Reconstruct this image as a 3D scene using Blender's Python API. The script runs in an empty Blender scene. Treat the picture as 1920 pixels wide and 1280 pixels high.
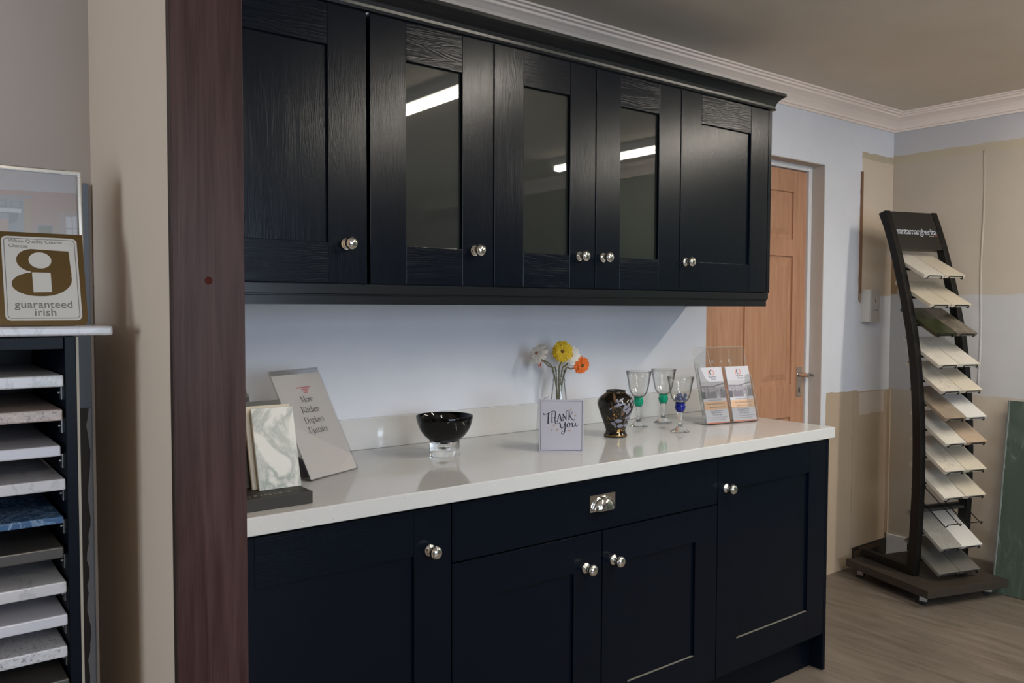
import bpy, bmesh, math, random
from mathutils import Vector, Matrix
random.seed(7)
SC = bpy.context.scene
COL = SC.collection
pi = math.pi

# ------------------------------------------------------------------ camera
YAW, PITCH, ROLL = 0.9122, -0.0420, 0.0032
CAMPOS = Vector((-1.0202, -2.322, 1.3648))
F = Vector((math.cos(YAW)*math.cos(PITCH), math.sin(YAW)*math.cos(PITCH), math.sin(PITCH)))
R = Vector((math.sin(YAW), -math.cos(YAW), 0)); U = R.cross(F)
R2 = R*math.cos(ROLL)+U*math.sin(ROLL); U2 = U*math.cos(ROLL)-R*math.sin(ROLL)
cd = bpy.data.cameras.new('camera'); cam = bpy.data.objects.new('camera', cd); COL.objects.link(cam)
cd.sensor_width = 36; cd.lens = 1555.16/1920*36; cd.clip_start = .02
cam.matrix_world = Matrix(((R2.x, U2.x, -F.x, CAMPOS.x), (R2.y, U2.y, -F.y, CAMPOS.y), (R2.z, U2.z, -F.z, CAMPOS.z), (0, 0, 0, 1)))
SC.camera = cam

# ------------------------------------------------------------------ light
SC.view_settings.view_transform = 'Standard'; SC.view_settings.look = 'None'
SC.view_settings.exposure = 0.72; SC.view_settings.gamma = 1; SC.view_settings.use_curve_mapping = False
W = bpy.data.worlds.new('overcast_sky'); SC.world = W; W.use_nodes = True
W.node_tree.nodes['Background'].inputs[0].default_value = (.62, .76, 1, 1)
W.node_tree.nodes['Background'].inputs[1].default_value = 1.0

RX0, RX1, RY0, RY1, CEIL = -4.2, 3.39, -5.6, 0.0, 2.395

def area(name, loc, rot, sx, sy, power, col):
    l = bpy.data.lights.new(name, 'AREA'); l.shape = 'RECTANGLE'; l.size = sx; l.size_y = sy
    l.energy = power; l.color = col
    o = bpy.data.objects.new(name, l); COL.objects.link(o); o.location = loc; o.rotation_euler = rot
    return o
# daylight entering through the two windows of the shop (left wall and front wall)
DAY = (.70, .84, 1.0)
area('daylight_left', (RX0-.02, -1.75, 1.55), (0, -pi/2, 0), 1.2, 1.7, 42, DAY)
area('daylight_front', (.05, RY0-.02, 1.45), (pi/2, 0, 0), 2.5, 1.5, 62, DAY)
WARM = (1.0, .91, .78)
TUBES = [(1.10, -2.9, -1.2, 'middle'), (2.82, -2.95, -1.25, 'right'), (-.75, -4.6, -2.9, 'left')]

# ------------------------------------------------------------------ materials
def mat(name, base=(.5, .5, .5), rough=.5, metal=0.0, spec=.5, **kw):
    m = bpy.data.materials.new(name); m.use_nodes = True
    b = m.node_tree.nodes['Principled BSDF']
    b.inputs['Base Color'].default_value = (*base, 1); b.inputs['Roughness'].default_value = rough
    b.inputs['Metallic'].default_value = metal; b.inputs['Specular IOR Level'].default_value = spec
    for k, v in kw.items():
        b.inputs[k.replace('_', ' ')].default_value = v
    return m
def N(m, t, **kw):
    n = m.node_tree.nodes.new(t)
    for k, v in kw.items(): setattr(n, k, v)
    return n
def L(m, a, b): m.node_tree.links.new(a, b)
def BS(m): return m.node_tree.nodes['Principled BSDF']
def coords(m, scale=(1, 1, 1), loc=(0, 0, 0), rot=(0, 0, 0)):
    tc = N(m, 'ShaderNodeTexCoord'); mp = N(m, 'ShaderNodeMapping')
    mp.inputs['Scale'].default_value = scale; mp.inputs['Location'].default_value = loc; mp.inputs['Rotation'].default_value = rot
    L(m, tc.outputs['Object'], mp.inputs[0]); return mp.outputs[0]
def ramp(m, fac, stops):
    r = N(m, 'ShaderNodeValToRGB'); e = r.color_ramp.elements
    while len(e) < len(stops): e.new(.5)
    for i, (p, c) in enumerate(stops):
        e[i].position = p; e[i].color = (*c, 1) if len(c) == 3 else c
    L(m, fac, r.inputs[0]); return r.outputs[0]
def noise(m, vec, scale, detail=4, rough=.55, dist=0):
    n = N(m, 'ShaderNodeTexNoise'); n.inputs['Scale'].default_value = scale; n.inputs['Detail'].default_value = detail
    n.inputs['Roughness'].default_value = rough; n.inputs['Distortion'].default_value = dist
    if vec is not None: L(m, vec, n.inputs['Vector'])
    return n.outputs['Fac']
def bump(m, h, strength=.3, dist=.001):
    b = N(m, 'ShaderNodeBump'); b.inputs['Strength'].default_value = strength; b.inputs['Distance'].default_value = dist
    L(m, h, b.inputs['Height']); L(m, b.outputs[0], BS(m).inputs['Normal'])
def setcol(m, c): L(m, c, BS(m).inputs['Base Color'])
def g(v): # srgb 0-255 -> linear
    v /= 255.; return v/12.92 if v <= .04045 else ((v+.055)/1.055)**2.4
def rgb(r, gg, b): return (g(r), g(gg), g(b))

def navy(name, axis, base=(.0015, .0038, .0088)):
    # painted ash: long grain along the axis, cathedral figure in relief
    m = mat(name, base, .24, spec=.19)
    s = {'z': (14, 14, 1.0), 'x': (1.0, 14, 14)}[axis]
    v = coords(m, s)
    n1 = noise(m, v, 2.2, 3, .5, .6)
    wv = N(m, 'ShaderNodeMath', operation='SINE'); mu = N(m, 'ShaderNodeMath', operation='MULTIPLY'); mu.inputs[1].default_value = 95
    L(m, n1, mu.inputs[0]); L(m, mu.outputs[0], wv.inputs[0])
    v2 = coords(m, {'z': (260, 260, 7), 'x': (7, 260, 260)}[axis]); n2 = noise(m, v2, 1.5, 3, .6)
    ad = N(m, 'ShaderNodeMath', operation='ADD'); m2 = N(m, 'ShaderNodeMath', operation='MULTIPLY'); m2.inputs[1].default_value = 1.6
    L(m, n2, m2.inputs[0]); L(m, wv.outputs[0], ad.inputs[0]); L(m, m2.outputs[0], ad.inputs[1])
    bump(m, ad.outputs[0], .075 if axis == 'z' else .13, .0006)
    return m
M = {}
M['navy_v'] = navy('navy_paint_vertical_grain', 'z')
M['navy_h'] = navy('navy_paint_horizontal_grain', 'x')
M['navy'] = mat('navy_paint_smooth', (.0024, .0045, .0088), .36, spec=.10)
M['navy_dark'] = mat('dark_navy_carcass', (.002, .003, .006), .55)
M['chrome'] = mat('polished_chrome', (.80, .79, .77), .07, 1.0)
M['steel'] = mat('dull_steel', (.42, .42, .42), .3, 1.0)
M['black'] = mat('matt_black_metal', (.0065, .006, .0055), .42, spec=.22)
M['black_glossy'] = mat('black_plastic', (.012, .011, .010), .3)
M['rubber'] = mat('black_rubber', (.012, .012, .012), .7)
M['hole'] = mat('dark_recess', (.012, .01, .008), .8)
M['white'] = mat('white_plastic', rgb(196, 194, 190), .35)
M['paper'] = mat('white_paper', (.46, .455, .53), .6, spec=.2)
M['ink'] = mat('dark_ink', (.025, .025, .04), .5)
M['ink_grey'] = mat('grey_ink', (.055, .055, .058), .5)
M['ink_red'] = mat('red_ink', (.55, .17, .19), .5)
M['gold'] = mat('gold_ink', (.42, .27, .12), .45)
M['tan_frame'] = mat('cream_board_edge', rgb(170, 160, 145), .6)

def plaster(name, col, var=.06, rough=.85):
    m = mat(name, col, rough, spec=.25); v = coords(m)
    n = noise(m, v, 1.7, 5, .6); c2 = tuple(min(1, c*(1+var)) for c in col); c1 = tuple(c*(1-var) for c in col)
    setcol(m, ramp(m, n, [(.3, c1), (.7, c2)])); bump(m, noise(m, v, 60, 3), .12, .002)
    return m
M['ceil'] = plaster('painted_ceiling', (.66, .59, .50))
M['coving'] = plaster('cream_gypsum', (.86, .75, .68), .04)
M['cream_wall'] = plaster('cream_painted_wall', (.74, .575, .435), .02)
M['grey_wall'] = plaster('greige_painted_wall', (.46, .39, .345), .03)
M['room_wall'] = plaster('taupe_room_paint', (.22, .215, .20), .03)
M['reveal'] = plaster('grey_primer_reveal', (.50, .45, .41), .05)
M['white_gloss'] = plaster('white_gloss_frame', (.66, .67, .70), .02, .4)

# --- patchy half-stripped walls: rectangles in wall coordinates with ragged edges
def patch_wall(name, default, patches, axis='X', ragged=.012):
    """patches: (u0,u1,z0,z1,colour) painted in order over the default."""
    m = mat(name, default, .85, spec=.25)
    tc = N(m, 'ShaderNodeNewGeometry'); sp = N(m, 'ShaderNodeSeparateXYZ')
    v = tc.outputs['Position']
    nz = N(m, 'ShaderNodeTexNoise'); nz.inputs['Scale'].default_value = 9; nz.inputs['Detail'].default_value = 6
    L(m, v, nz.inputs['Vector'])
    sub = N(m, 'ShaderNodeVectorMath', operation='SUBTRACT'); sub.inputs[1].default_value = (.5, .5, .5); L(m, nz.outputs['Color'], sub.inputs[0])
    sc = N(m, 'ShaderNodeVectorMath', operation='SCALE'); sc.inputs['Scale'].default_value = ragged*2; L(m, sub.outputs[0], sc.inputs[0])
    ad = N(m, 'ShaderNodeVectorMath', operation='ADD'); L(m, v, ad.inputs[0]); L(m, sc.outputs[0], ad.inputs[1])
    L(m, ad.outputs[0], sp.inputs[0])
    u = sp.outputs[0] if axis == 'X' else sp.outputs[1]; z = sp.outputs[2]
    def cmp(op, a, t):
        c = N(m, 'ShaderNodeMath', operation=op); L(m, a, c.inputs[0]); c.inputs[1].default_value = t; return c.outputs[0]
    def mul(a, b):
        c = N(m, 'ShaderNodeMath', operation='MULTIPLY'); L(m, a, c.inputs[0]); L(m, b, c.inputs[1]); return c.outputs[0]
    n = noise(m, v, 2.3, 6, .6)
    prev = None
    for (a, b, c, d, col) in [(-99, 99, -99, 99, default)]+patches:
        cc = ramp(m, n, [(.25, tuple(x*.93 for x in col)), (.75, tuple(min(1, x*1.06) for x in col))])
        if prev is None: prev = cc; continue
        mk = mul(mul(cmp('GREATER_THAN', u, a), cmp('LESS_THAN', u, b)), mul(cmp('GREATER_THAN', z, c), cmp('LESS_THAN', z, d)))
        mx = N(m, 'ShaderNodeMix', data_type='RGBA'); L(m, mk, mx.inputs[0]); L(m, prev, mx.inputs[6]); L(m, cc, mx.inputs[7]); prev = mx.outputs[2]
    # small screw holes and chips
    vo = N(m, 'ShaderNodeTexVoronoi'); vo.inputs['Scale'].default_value = 4.2; L(m, v, vo.inputs['Vector'])
    dot = cmp('LESS_THAN', vo.outputs['Distance'], .022)
    mx = N(m, 'ShaderNodeMix', data_type='RGBA'); L(m, dot, mx.inputs[0]); L(m, prev, mx.inputs[6]); mx.inputs[7].default_value = (.16, .12, .09, 1)
    setcol(m, mx.outputs[2]); bump(m, noise(m, v, 45, 4), .15, .002)
    return m
WHT = (.66, .685, .755); BEI = (.60, .52, .43); TAN = (.44, .35, .26); OCH = (.46, .40, .30)
M['wall_back'] = patch_wall('back_wall_paint', WHT, [
    (3.075, 3.5, 2.135, 2.175, OCH), (3.075, 3.5, 1.43, 2.14, BEI), (2.775, 3.075, -.1, .932, TAN), (3.075, 3.5, -.1, .925, TAN), (3.09, 3.34, .80, .918, (.55, .49, .44)),
    (3.06, 3.075, 1.40, 2.07, (.30, .17, .09))], 'X')
M['wall_right'] = patch_wall('right_wall_paint', (.46, .405, .34), [
    (-9, 1, 2.18, 2.5, (.50, .49, .51)), (-9, 1, 2.14, 2.185, OCH), (-9, 1, .925, 1.432, (.48, .48, .485)), (-9, -1.45, -.1, 2.31, (.085, .105, .085)), (-9, -4.65, -.1, 2.2, (.42, .43, .45)), (-4.98, -4.86, -.1, 1.98, (.12, .13, .12)), (-.035, 0.1, 1.44, 1.66, (.33, .22, .13))], 'Y')

def walnut():
    m = mat('walnut_veneer', (.1, .05, .04), .36, spec=.12)
    v = coords(m, (16, 16, .75)); n = noise(m, v, 2.2, 6, .6, 1.1)
    v2 = coords(m, (240, 240, 4)); n2 = noise(m, v2, 2, 3, .6)
    a = N(m, 'ShaderNodeMath', operation='MULTIPLY_ADD'); L(m, n2, a.inputs[0]); a.inputs[1].default_value = .35; L(m, n, a.inputs[2])
    setcol(m, ramp(m, a.outputs[0], [(.45, (.025, .0115, .0105)), (.62, (.043, .021, .019)), (.85, (.068, .037, .033))]))
    return m
M['walnut'] = walnut()
M['walnut_edge'] = mat('walnut_edging', (.035, .017, .010), .5)
M['cap'] = mat('brown_screw_cap', (.055, .013, .009), .7, spec=.05)

def pine():
    m = mat('stained_oak_grained_door', (.3, .16, .09), .45)
    v = coords(m, (22, 22, 1.1)); n = noise(m, v, 2.5, 6, .6, .9)
    setcol(m, ramp(m, n, [(.3, (.36, .175, .095)), (.55, (.45, .24, .145)), (.8, (.52, .30, .20))]))
    bump(m, n, .1, .001); return m
M['pine'] = pine()

def floor_m():
    m = mat('grey_oak_laminate', (.2, .17, .14), .38, spec=.35)
    v = coords(m); br = N(m, 'ShaderNodeTexBrick'); mp = N(m, 'ShaderNodeMapping'); L(m, v, mp.inputs[0])
    br.inputs['Scale'].default_value = 1; br.inputs['Brick Width'].default_value = 1.25; br.inputs['Row Height'].default_value = .19
    br.inputs['Mortar Size'].default_value = .0012; br.inputs['Color1'].default_value = (.40, .40, .40, 1); br.inputs['Color2'].default_value = (.62, .62, .62, 1)
    br.inputs['Mortar'].default_value = (.25, .25, .25, 1); br.offset = .37; L(m, mp.outputs[0], br.inputs['Vector'])
    v2 = coords(m, (9, 1.1, 9)); n = noise(m, v2, 3.0, 8, .66, .8); mp.inputs['Rotation'].default_value = (0, 0, pi/2)
    col = ramp(m, n, [(.28, (.076, .060, .046)), (.5, (.132, .110, .091)), (.75, (.175, .151, .129))])
    mx = N(m, 'ShaderNodeMix', data_type='RGBA', blend_type='MULTIPLY'); mx.inputs[0].default_value = .55
    L(m, col, mx.inputs[6]); L(m, br.outputs['Color'], mx.inputs[7])
    sc = N(m, 'ShaderNodeMix', data_type='RGBA', blend_type='MULTIPLY'); sc.inputs[0].default_value = 1; sc.inputs[7].default_value = (1.5, 1.5, 1.5, 1)
    L(m, mx.outputs[2], sc.inputs[6]); setcol(m, sc.outputs[2]); bump(m, n, .15, .001); return m
M['floor'] = floor_m()

def quartz():
    m = mat('speckled_white_quartz', (.66, .665, .66), .06, spec=.6)
    v = coords(m); vo = N(m, 'ShaderNodeTexVoronoi'); vo.inputs['Scale'].default_value = 125; L(m, v, vo.inputs['Vector'])
    ck = ramp(m, vo.outputs['Distance'], [(.10, (1, 1, 1)), (.16, (0, 0, 0))])
    sep = N(m, 'ShaderNodeSeparateColor'); L(m, vo.outputs['Color'], sep.inputs[0])
    gt = N(m, 'ShaderNodeMath', operation='GREATER_THAN'); gt.inputs[1].default_value = .55; L(m, sep.outputs[0], gt.inputs[0])
    mk = N(m, 'ShaderNodeMath', operation='MULTIPLY'); L(m, ck, mk.inputs[0]); L(m, gt.outputs[0], mk.inputs[1])
    cr = ramp(m, sep.outputs[1], [(.0, (.30, .24, .19)), (.5, (.42, .38, .33)), (.9, (.80, .80, .80))])
    mx = N(m, 'ShaderNodeMix', data_type='RGBA'); L(m, mk.outputs[0], mx.inputs[0]); mx.inputs[6].default_value = (.565, .575, .585, 1); L(m, cr, mx.inputs[7])
    setcol(m, mx.outputs[2]); return m
M['quartz'] = quartz()

def marble(name, base, vein, scale=9, amount=.5, rough=.2, dist=1.6, width=.05):
    m = mat(name, base, rough); v = coords(m, (1, 1, .7), (random.random()*9, random.random()*9, 0))
    n = noise(m, v, scale, 7, .6, dist)
    n2 = noise(m, v, scale*.5, 4, .5, .5)
    a = ramp(m, n, [(.5-width, (0, 0, 0)), (.5, (1, 1, 1)), (.5+width, (0, 0, 0))])
    b = N(m, 'ShaderNodeMath', operation='MULTIPLY'); L(m, a, b.inputs[0]); L(m, n2, b.inputs[1])
    c = N(m, 'ShaderNodeMath', operation='MULTIPLY'); L(m, b.outputs[0], c.inputs[0]); c.inputs[1].default_value = amount*2
    mx = N(m, 'ShaderNodeMix', data_type='RGBA'); L(m, c.outputs[0], mx.inputs[0]); mx.inputs[6].default_value = (*base, 1); mx.inputs[7].default_value = (*vein, 1)
    setcol(m, mx.outputs[2]); return m
M['marble'] = marble('white_marble_grey_veins', (.62, .63, .60), (.26, .30, .285), 13, .75, .22, .45, .085)
M['st_white'] = mat('plain_white_stone', (.56, .55, .53), .3)
M['st_cream'] = mat('cream_stone', (.52, .47, .38), .3)
M['st_warm'] = marble('warm_white_stone', (.56, .53, .47), (.44, .40, .34), 11, .35, .3, .5, .06)
M['st_vein'] = marble('white_stone_with_cracks', (.54, .50, .43), (.22, .19, .15), 20, .6, .3, .7, .022)
M['st_taupe'] = marble('taupe_stone', (.27, .215, .165), (.19, .15, .11), 12, .5, .3)
M['st_sand'] = marble('sand_stone', (.40, .30, .215), (.32, .24, .17), 12, .5, .3)
M['st_green'] = marble('dark_green_stone', (.022, .026, .012), (.05, .06, .02), 10, .7, .2)
M['st_brown'] = marble('grey_brown_striped_stone', (.105, .088, .068), (.20, .17, .14), 9, .5, .25, .4, .08)
M['st_grey'] = marble('mottled_grey_stone', (.20, .195, .18), (.30, .29, .27), 90, .8, .4, .2, .1)
M['st_dark'] = mat('dark_grey_stone', (.115, .11, .098), .35)
M['st_black'] = mat('black_stone', (.015, .015, .015), .25)
M['slab_white'] = marble('pale_quartz_slab', (.56, .53, .54), (.36, .35, .35), 11, .5, .25, .7, .03)
M['slab_plain'] = mat('plain_white_slab', (.58, .56, .60), .25)
M['slab_blue'] = marble('glittering_blue_slab', (.05, .11, .22), (.28, .38, .50), 30, .9, .15, 1.2, .05)
M['slab_charcoal'] = mat('charcoal_slab', (.07, .062, .056), .25)
def speck(name, base, d1, d2, sc):
    m = mat(name, base, .3); v = coords(m); n = noise(m, v, sc, 4, .75)
    setcol(m, ramp(m, n, [(.36, d1), (.46, base), (.60, base), (.70, d2)])); return m
M['slab_granite'] = speck('beige_granite_slab', (.42, .33, .29), (.12, .09, .08), (.60, .52, .48), 190)
M['slab_speck'] = speck('white_slab_with_flecks', (.57, .55, .57), (.20, .18, .17), (.66, .66, .68), 150)
M['tray'] = mat('brown_black_tray', (.022, .018, .014), .55)
M['greyboard'] = mat('blue_grey_board', (.150, .175, .215), .5)
M['torn_brown'] = mat('dark_brown_board', (.028, .018, .015), .6)
M['torn_white'] = mat('torn_paper_edge', (.27, .27, .30), .8)

def thin(name, tint=(.97, .98, .98), edge=.6, rough=0.0, f0=.05):
    # thin clear sheet: see-through, Schlick gloss on both faces, edge-on parts darker
    m = bpy.data.materials.new(name); m.use_nodes = True; nt = m.node_tree; nt.nodes.clear()
    o = nt.nodes.new('ShaderNodeOutputMaterial'); t = nt.nodes.new('ShaderNodeBsdfTransparent'); gl = nt.nodes.new('ShaderNodeBsdfGlossy')
    lw = nt.nodes.new('ShaderNodeLayerWeight'); lw.inputs[0].default_value = .5
    mx = nt.nodes.new('ShaderNodeMixShader')
    rp = nt.nodes.new('ShaderNodeValToRGB'); rp.color_ramp.elements[0].color = (*tint, 1); rp.color_ramp.elements[0].position = .45
    rp.color_ramp.elements[1].color = (tint[0]*edge, tint[1]*edge, tint[2]*edge, 1); rp.color_ramp.elements[1].position = .98
    nt.links.new(lw.outputs['Facing'], rp.inputs[0]); nt.links.new(rp.outputs[0], t.inputs[0])
    gl.inputs['Roughness'].default_value = rough; gl.inputs['Color'].default_value = (.95, .95, .95, 1)
    pw_ = nt.nodes.new('ShaderNodeMath'); pw_.operation = 'POWER'; pw_.inputs[1].default_value = 5
    ma = nt.nodes.new('ShaderNodeMath'); ma.operation = 'MULTIPLY_ADD'; ma.inputs[1].default_value = .8-f0; ma.inputs[2].default_value = f0
    nt.links.new(lw.outputs['Facing'], pw_.inputs[0]); nt.links.new(pw_.outputs[0], ma.inputs[0])
    nt.links.new(ma.outputs[0], mx.inputs[0]); nt.links.new(t.outputs[0], mx.inputs[1]); nt.links.new(gl.outputs[0], mx.inputs[2]); nt.links.new(mx.outputs[0], o.inputs[0])
    return m
M['acrylic'] = thin('clear_acrylic', (.95, .95, .95), .45, 0, .075)
M['glass_thin'] = thin('thin_clear_glass', (.985, .99, .988), .28)
M['glass_window'] = thin('window_glass', (.97, .97, .97), .9)
M['glass'] = mat('solid_clear_glass', (.97, .98, .98), 0, 0, Transmission_Weight=1.0, IOR=1.48)
M['green_glass'] = mat('green_glass', (.0, .36, .20), .05, 0, Transmission_Weight=.35, IOR=1.45)
M['blue_glass'] = mat('cobalt_glass', (.004, .014, .28), .05, 0, Transmission_Weight=.35, IOR=1.45)
M['blue_bead'] = mat('slate_blue_beads', (.05, .075, .19), .25)
M['black_glass'] = mat('black_glass_bowl', (.0015, .0015, .0015), .03, spec=.35)
M['pane'] = mat('grey_green_cabinet_glass', (.008, .012, .0105), .45, spec=0.0, Coat_Weight=1.0, Coat_Roughness=.015, Coat_IOR=1.55, Transmission_Weight=.35)
M['film'] = thin('plastic_film', (.8, .8, .8), .6, .15)

# ------------------------------------------------------------------ geometry helpers
class MB:
    def __init__(s): s.v = []; s.f = []; s.m = []; s.sm = []; s.mats = []
    def mi(s, m):
        if m not in s.mats: s.mats.append(m)
        return s.mats.index(m)
    def add(s, vs, fs, m, smooth=False):
        b = len(s.v); s.v += [tuple(v) for v in vs]; k = s.mi(m)
        for f in fs: s.f.append(tuple(i+b for i in f)); s.m.append(k); s.sm.append(smooth)
    def box(s, x0, x1, y0, y1, z0, z1, m, T=None):
        if x0 > x1: x0, x1 = x1, x0
        if y0 > y1: y0, y1 = y1, y0
        if z0 > z1: z0, z1 = z1, z0
        vs = [Vector((x, y, z)) for z in (z0, z1) for y in (y0, y1) for x in (x0, x1)]
        if T is not None: vs = [T @ v for v in vs]
        s.add(vs, [(0, 2, 3, 1), (4, 5, 7, 6), (0, 1, 5, 4), (2, 6, 7, 3), (0, 4, 6, 2), (1, 3, 7, 5)], m)
    def prism(s, poly, d0, d1, m, T=None, smooth=False):
        """poly in (x,z), extruded along y from d0 to d1."""
        n = len(poly); vs = [Vector((x, d0, z)) for x, z in poly]+[Vector((x, d1, z)) for x, z in poly]
        if T is not None: vs = [T @ v for v in vs]
        s.add(vs, [tuple(range(n)), tuple(range(2*n-1, n-1, -1))]+[((i+1) % n, i, n+i, n+(i+1) % n) for i in range(n)], m, smooth)
    def lathe(s, prof, m, T=None, seg=48, smooth=True, close=False):
        vs = []; fs = []; n = len(prof)
        for i in range(seg):
            a = 2*pi*i/seg
            for r, z in prof: vs.append(Vector((r*math.cos(a), r*math.sin(a), z)))
        for i in range(seg):
            j = (i+1) % seg
            for k in range(n-1):
                fs.append((i*n+k, j*n+k, j*n+k+1, i*n+k+1))
        if T is not None: vs = [T @ v for v in vs]
        s.add(vs, fs, m, smooth)
    def tube(s, pts, r, m, seg=8, T=None, closed=False):
        pts = [Vector(p) for p in pts]; n = len(pts); vs = []; fs = []
        up = None
        rr = r if isinstance(r, (list, tuple)) else [r]*n
        for i, p in enumerate(pts):
            a = pts[(i-1) % n] if (closed or i > 0) else p; b = pts[(i+1) % n] if (closed or i < n-1) else p
            t = (b-a)
            if t.length < 1e-9: t = Vector((0, 0, 1))
            t.normalize()
            if up is None:
                up = Vector((0, 0, 1)) if abs(t.z) < .9 else Vector((1, 0, 0))
            x = t.cross(up)
            if x.length < 1e-6: x = t.cross(Vector((.3, 1, .2)))
            x.normalize(); y = x.cross(t).normalized(); up = y
            for k in range(seg):
                q = 2*pi*k/seg; vs.append(p+x*math.cos(q)*rr[i]+y*math.sin(q)*rr[i])
        for i in range(n if closed else n-1):
            j = (i+1) % n
            for k in range(seg):
                l = (k+1) % seg; fs.append((i*seg+k, i*seg+l, j*seg+l, j*seg+k))
        if not closed:
            fs.append(tuple(range(seg-1, -1, -1))); fs.append(tuple(range((n-1)*seg, n*seg)))
        if T is not None: vs = [T @ v for v in vs]
        s.add(vs, fs, m, True)
    def build(s, name, parent=None, bevel=0, loc=None):
        me = bpy.data.meshes.new(name); me.from_pydata(s.v, [], s.f); me.update()
        for m in s.mats: me.materials.append(m)
        me.polygons.foreach_set('material_index', s.m); me.polygons.foreach_set('use_smooth', s.sm)
        bm = bmesh.new(); bm.from_mesh(me); bmesh.ops.recalc_face_normals(bm, faces=bm.faces); bm.to_mesh(me); bm.free()
        o = bpy.data.objects.new(name, me); COL.objects.link(o)
        if parent is not None: o.parent = parent; o.matrix_parent_inverse = Matrix.Identity(4)
        if loc is not None: o.location = loc
        if bevel:
            b = o.modifiers.new('bevel', 'BEVEL'); b.width = bevel; b.segments = 2; b.limit_method = 'ANGLE'; b.angle_limit = math.radians(50)
        return o
def tag(o, label, cat, group=None, kind=None):
    o['label'] = label; o['category'] = cat
    if group: o['group'] = group
    if kind: o['kind'] = kind
    return o
def empty(name, loc, label, cat, rz=0, group=None):
    o = bpy.data.objects.new(name, None); COL.objects.link(o); o.empty_display_size = .05
    o.location = loc; o.rotation_euler = (0, 0, rz); tag(o, label, cat, group); return o
def struct(o): o['kind'] = 'structure'; return o
def frame_from(origin, xdir, ydir):
    """matrix whose x axis is xdir, z axis is the face normal, y 'up' on the face"""
    x = Vector(xdir).normalized(); y = Vector(ydir).normalized(); z = x.cross(y).normalized(); y = z.cross(x)
    o = Vector(origin)
    return Matrix(((x.x, y.x, z.x, o.x), (x.y, y.y, z.y, o.y), (x.z, y.z, z.z, o.z), (0, 0, 0, 1)))
def text_mesh(mb, txt, T, size, m, align='LEFT', sx=1.0, shear=0, extrude=.0002, offset=0, spacing=1.0, lift=.0004):
    c = bpy.data.curves.new('t', 'FONT'); c.body = txt; c.size = size; c.align_x = align; c.shear = shear
    c.extrude = extrude; c.offset = offset; c.space_character = spacing
    o = bpy.data.objects.new('t', c); COL.objects.link(o); bpy.context.view_layer.update()
    dg = bpy.context.evaluated_depsgraph_get(); me = bpy.data.meshes.new_from_object(o.evaluated_get(dg))
    vs = [T @ Vector((v.co.x*sx, v.co.y, v.co.z+lift)) for v in me.vertices]
    mb.add(vs, [tuple(p.vertices) for p in me.polygons], m)
    bpy.data.objects.remove(o); bpy.data.curves.remove(c); bpy.data.meshes.remove(me)
def flat(mb, pts, T, m, lift=.0003, th=.0003):
    """flat polygon print on a face frame, extruded a hair"""
    n = len(pts); vs = [T @ Vector((x, y, lift)) for x, y in pts]+[T @ Vector((x, y, lift+th)) for x, y in pts]
    mb.add(vs, [tuple(range(n))[::-1], tuple(range(n, 2*n))]+[(i, (i+1) % n, n+(i+1) % n, n+i) for i in range(n)], m)
def stroke(mb, pts, T, w, m, lift=.0004, th=.0002):
    """pen stroke: list of points, w = width or list of widths"""
    P = []
    n = len(pts)
    # Catmull-Rom smoothing
    ww = w if isinstance(w, (list, tuple)) else [w]*n
    for i in range(n-1):
        p0 = pts[max(i-1, 0)]; p1 = pts[i]; p2 = pts[i+1]; p3 = pts[min(i+2, n-1)]
        k = 6 if n > 2 else 1
        for j in range(k):
            t = j/k
            P.append(tuple(.5*((2*p1[d])+(-p0[d]+p2[d])*t+(2*p0[d]-5*p1[d]+4*p2[d]-p3[d])*t*t+(-p0[d]+3*p1[d]-3*p2[d]+p3[d])*t**3) for d in (0, 1))+(ww[i]*(1-t)+ww[i+1]*t,))
    P.append((pts[-1][0], pts[-1][1], ww[-1]))
    vs = []
    for i, (x, y, q) in enumerate(P):
        a = P[max(i-1, 0)]; b = P[min(i+1, len(P)-1)]
        dx, dy = b[0]-a[0], b[1]-a[1]; l = math.hypot(dx, dy) or 1
        nx, ny = -dy/l*q/2, dx/l*q/2
        vs += [T @ Vector((x+nx, y+ny, lift+th)), T @ Vector((x-nx, y-ny, lift+th))]
    mb.add(vs, [(2*i, 2*i+1, 2*i+3, 2*i+2) for i in range(len(P)-1)], m)
def rrect(x0, x1, y0, y1, r, k=5):
    out = []
    for cx, cy, a0 in ((x1-r, y1-r, 0), (x0+r, y1-r, pi/2), (x0+r, y0+r, pi), (x1-r, y0+r, 1.5*pi)):
        for i in range(k+1):
            a = a0+pi/2*i/k; out.append((cx+r*math.cos(a), cy+r*math.sin(a)))
    return out
def ring(mb, outer, inner, T, m, lift=.0003):
    n = len(outer); vs = [T @ Vector((x, y, lift)) for x, y in outer]+[T @ Vector((x, y, lift)) for x, y in inner]
    mb.add(vs, [(i, (i+1) % n, n+(i+1) % n, n+i) for i in range(n)], m)

# ================================================================== THE SETTING
b = MB(); b.box(RX0-.1, RX1+.1, RY0-.1, 1.2, -.1, 0, M['floor']); struct(b.build('floor'))
b = MB(); b.box(RX0-.1, RX1+.1, RY0-.1, .3, CEIL, CEIL+.1, M['ceil']); struct(b.build('ceiling'))
DX0, DX1, DTOP = 1.838, 2.732, 2.07
b = MB(); b.box(-.505, DX0, 0, .25, 0, CEIL, M['wall_back']); b.box(DX0, DX1, 0, .25, DTOP, CEIL, M['wall_back'])
b.box(DX1, RX1+.1, 0, .25, 0, CEIL, M['wall_back']); struct(b.build('wall_back'))
b = MB(); b.box(RX1, RX1+.1, RY0, 0, 0, CEIL, M['wall_right']); struct(b.build('wall_right'))
NX0, NX1, NY = -.625, -.505, -.882
b = MB(); b.box(NX0, NX1, NY, .25, 0, CEIL, M['cream_wall']); struct(b.build('wall_partition'))
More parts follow.
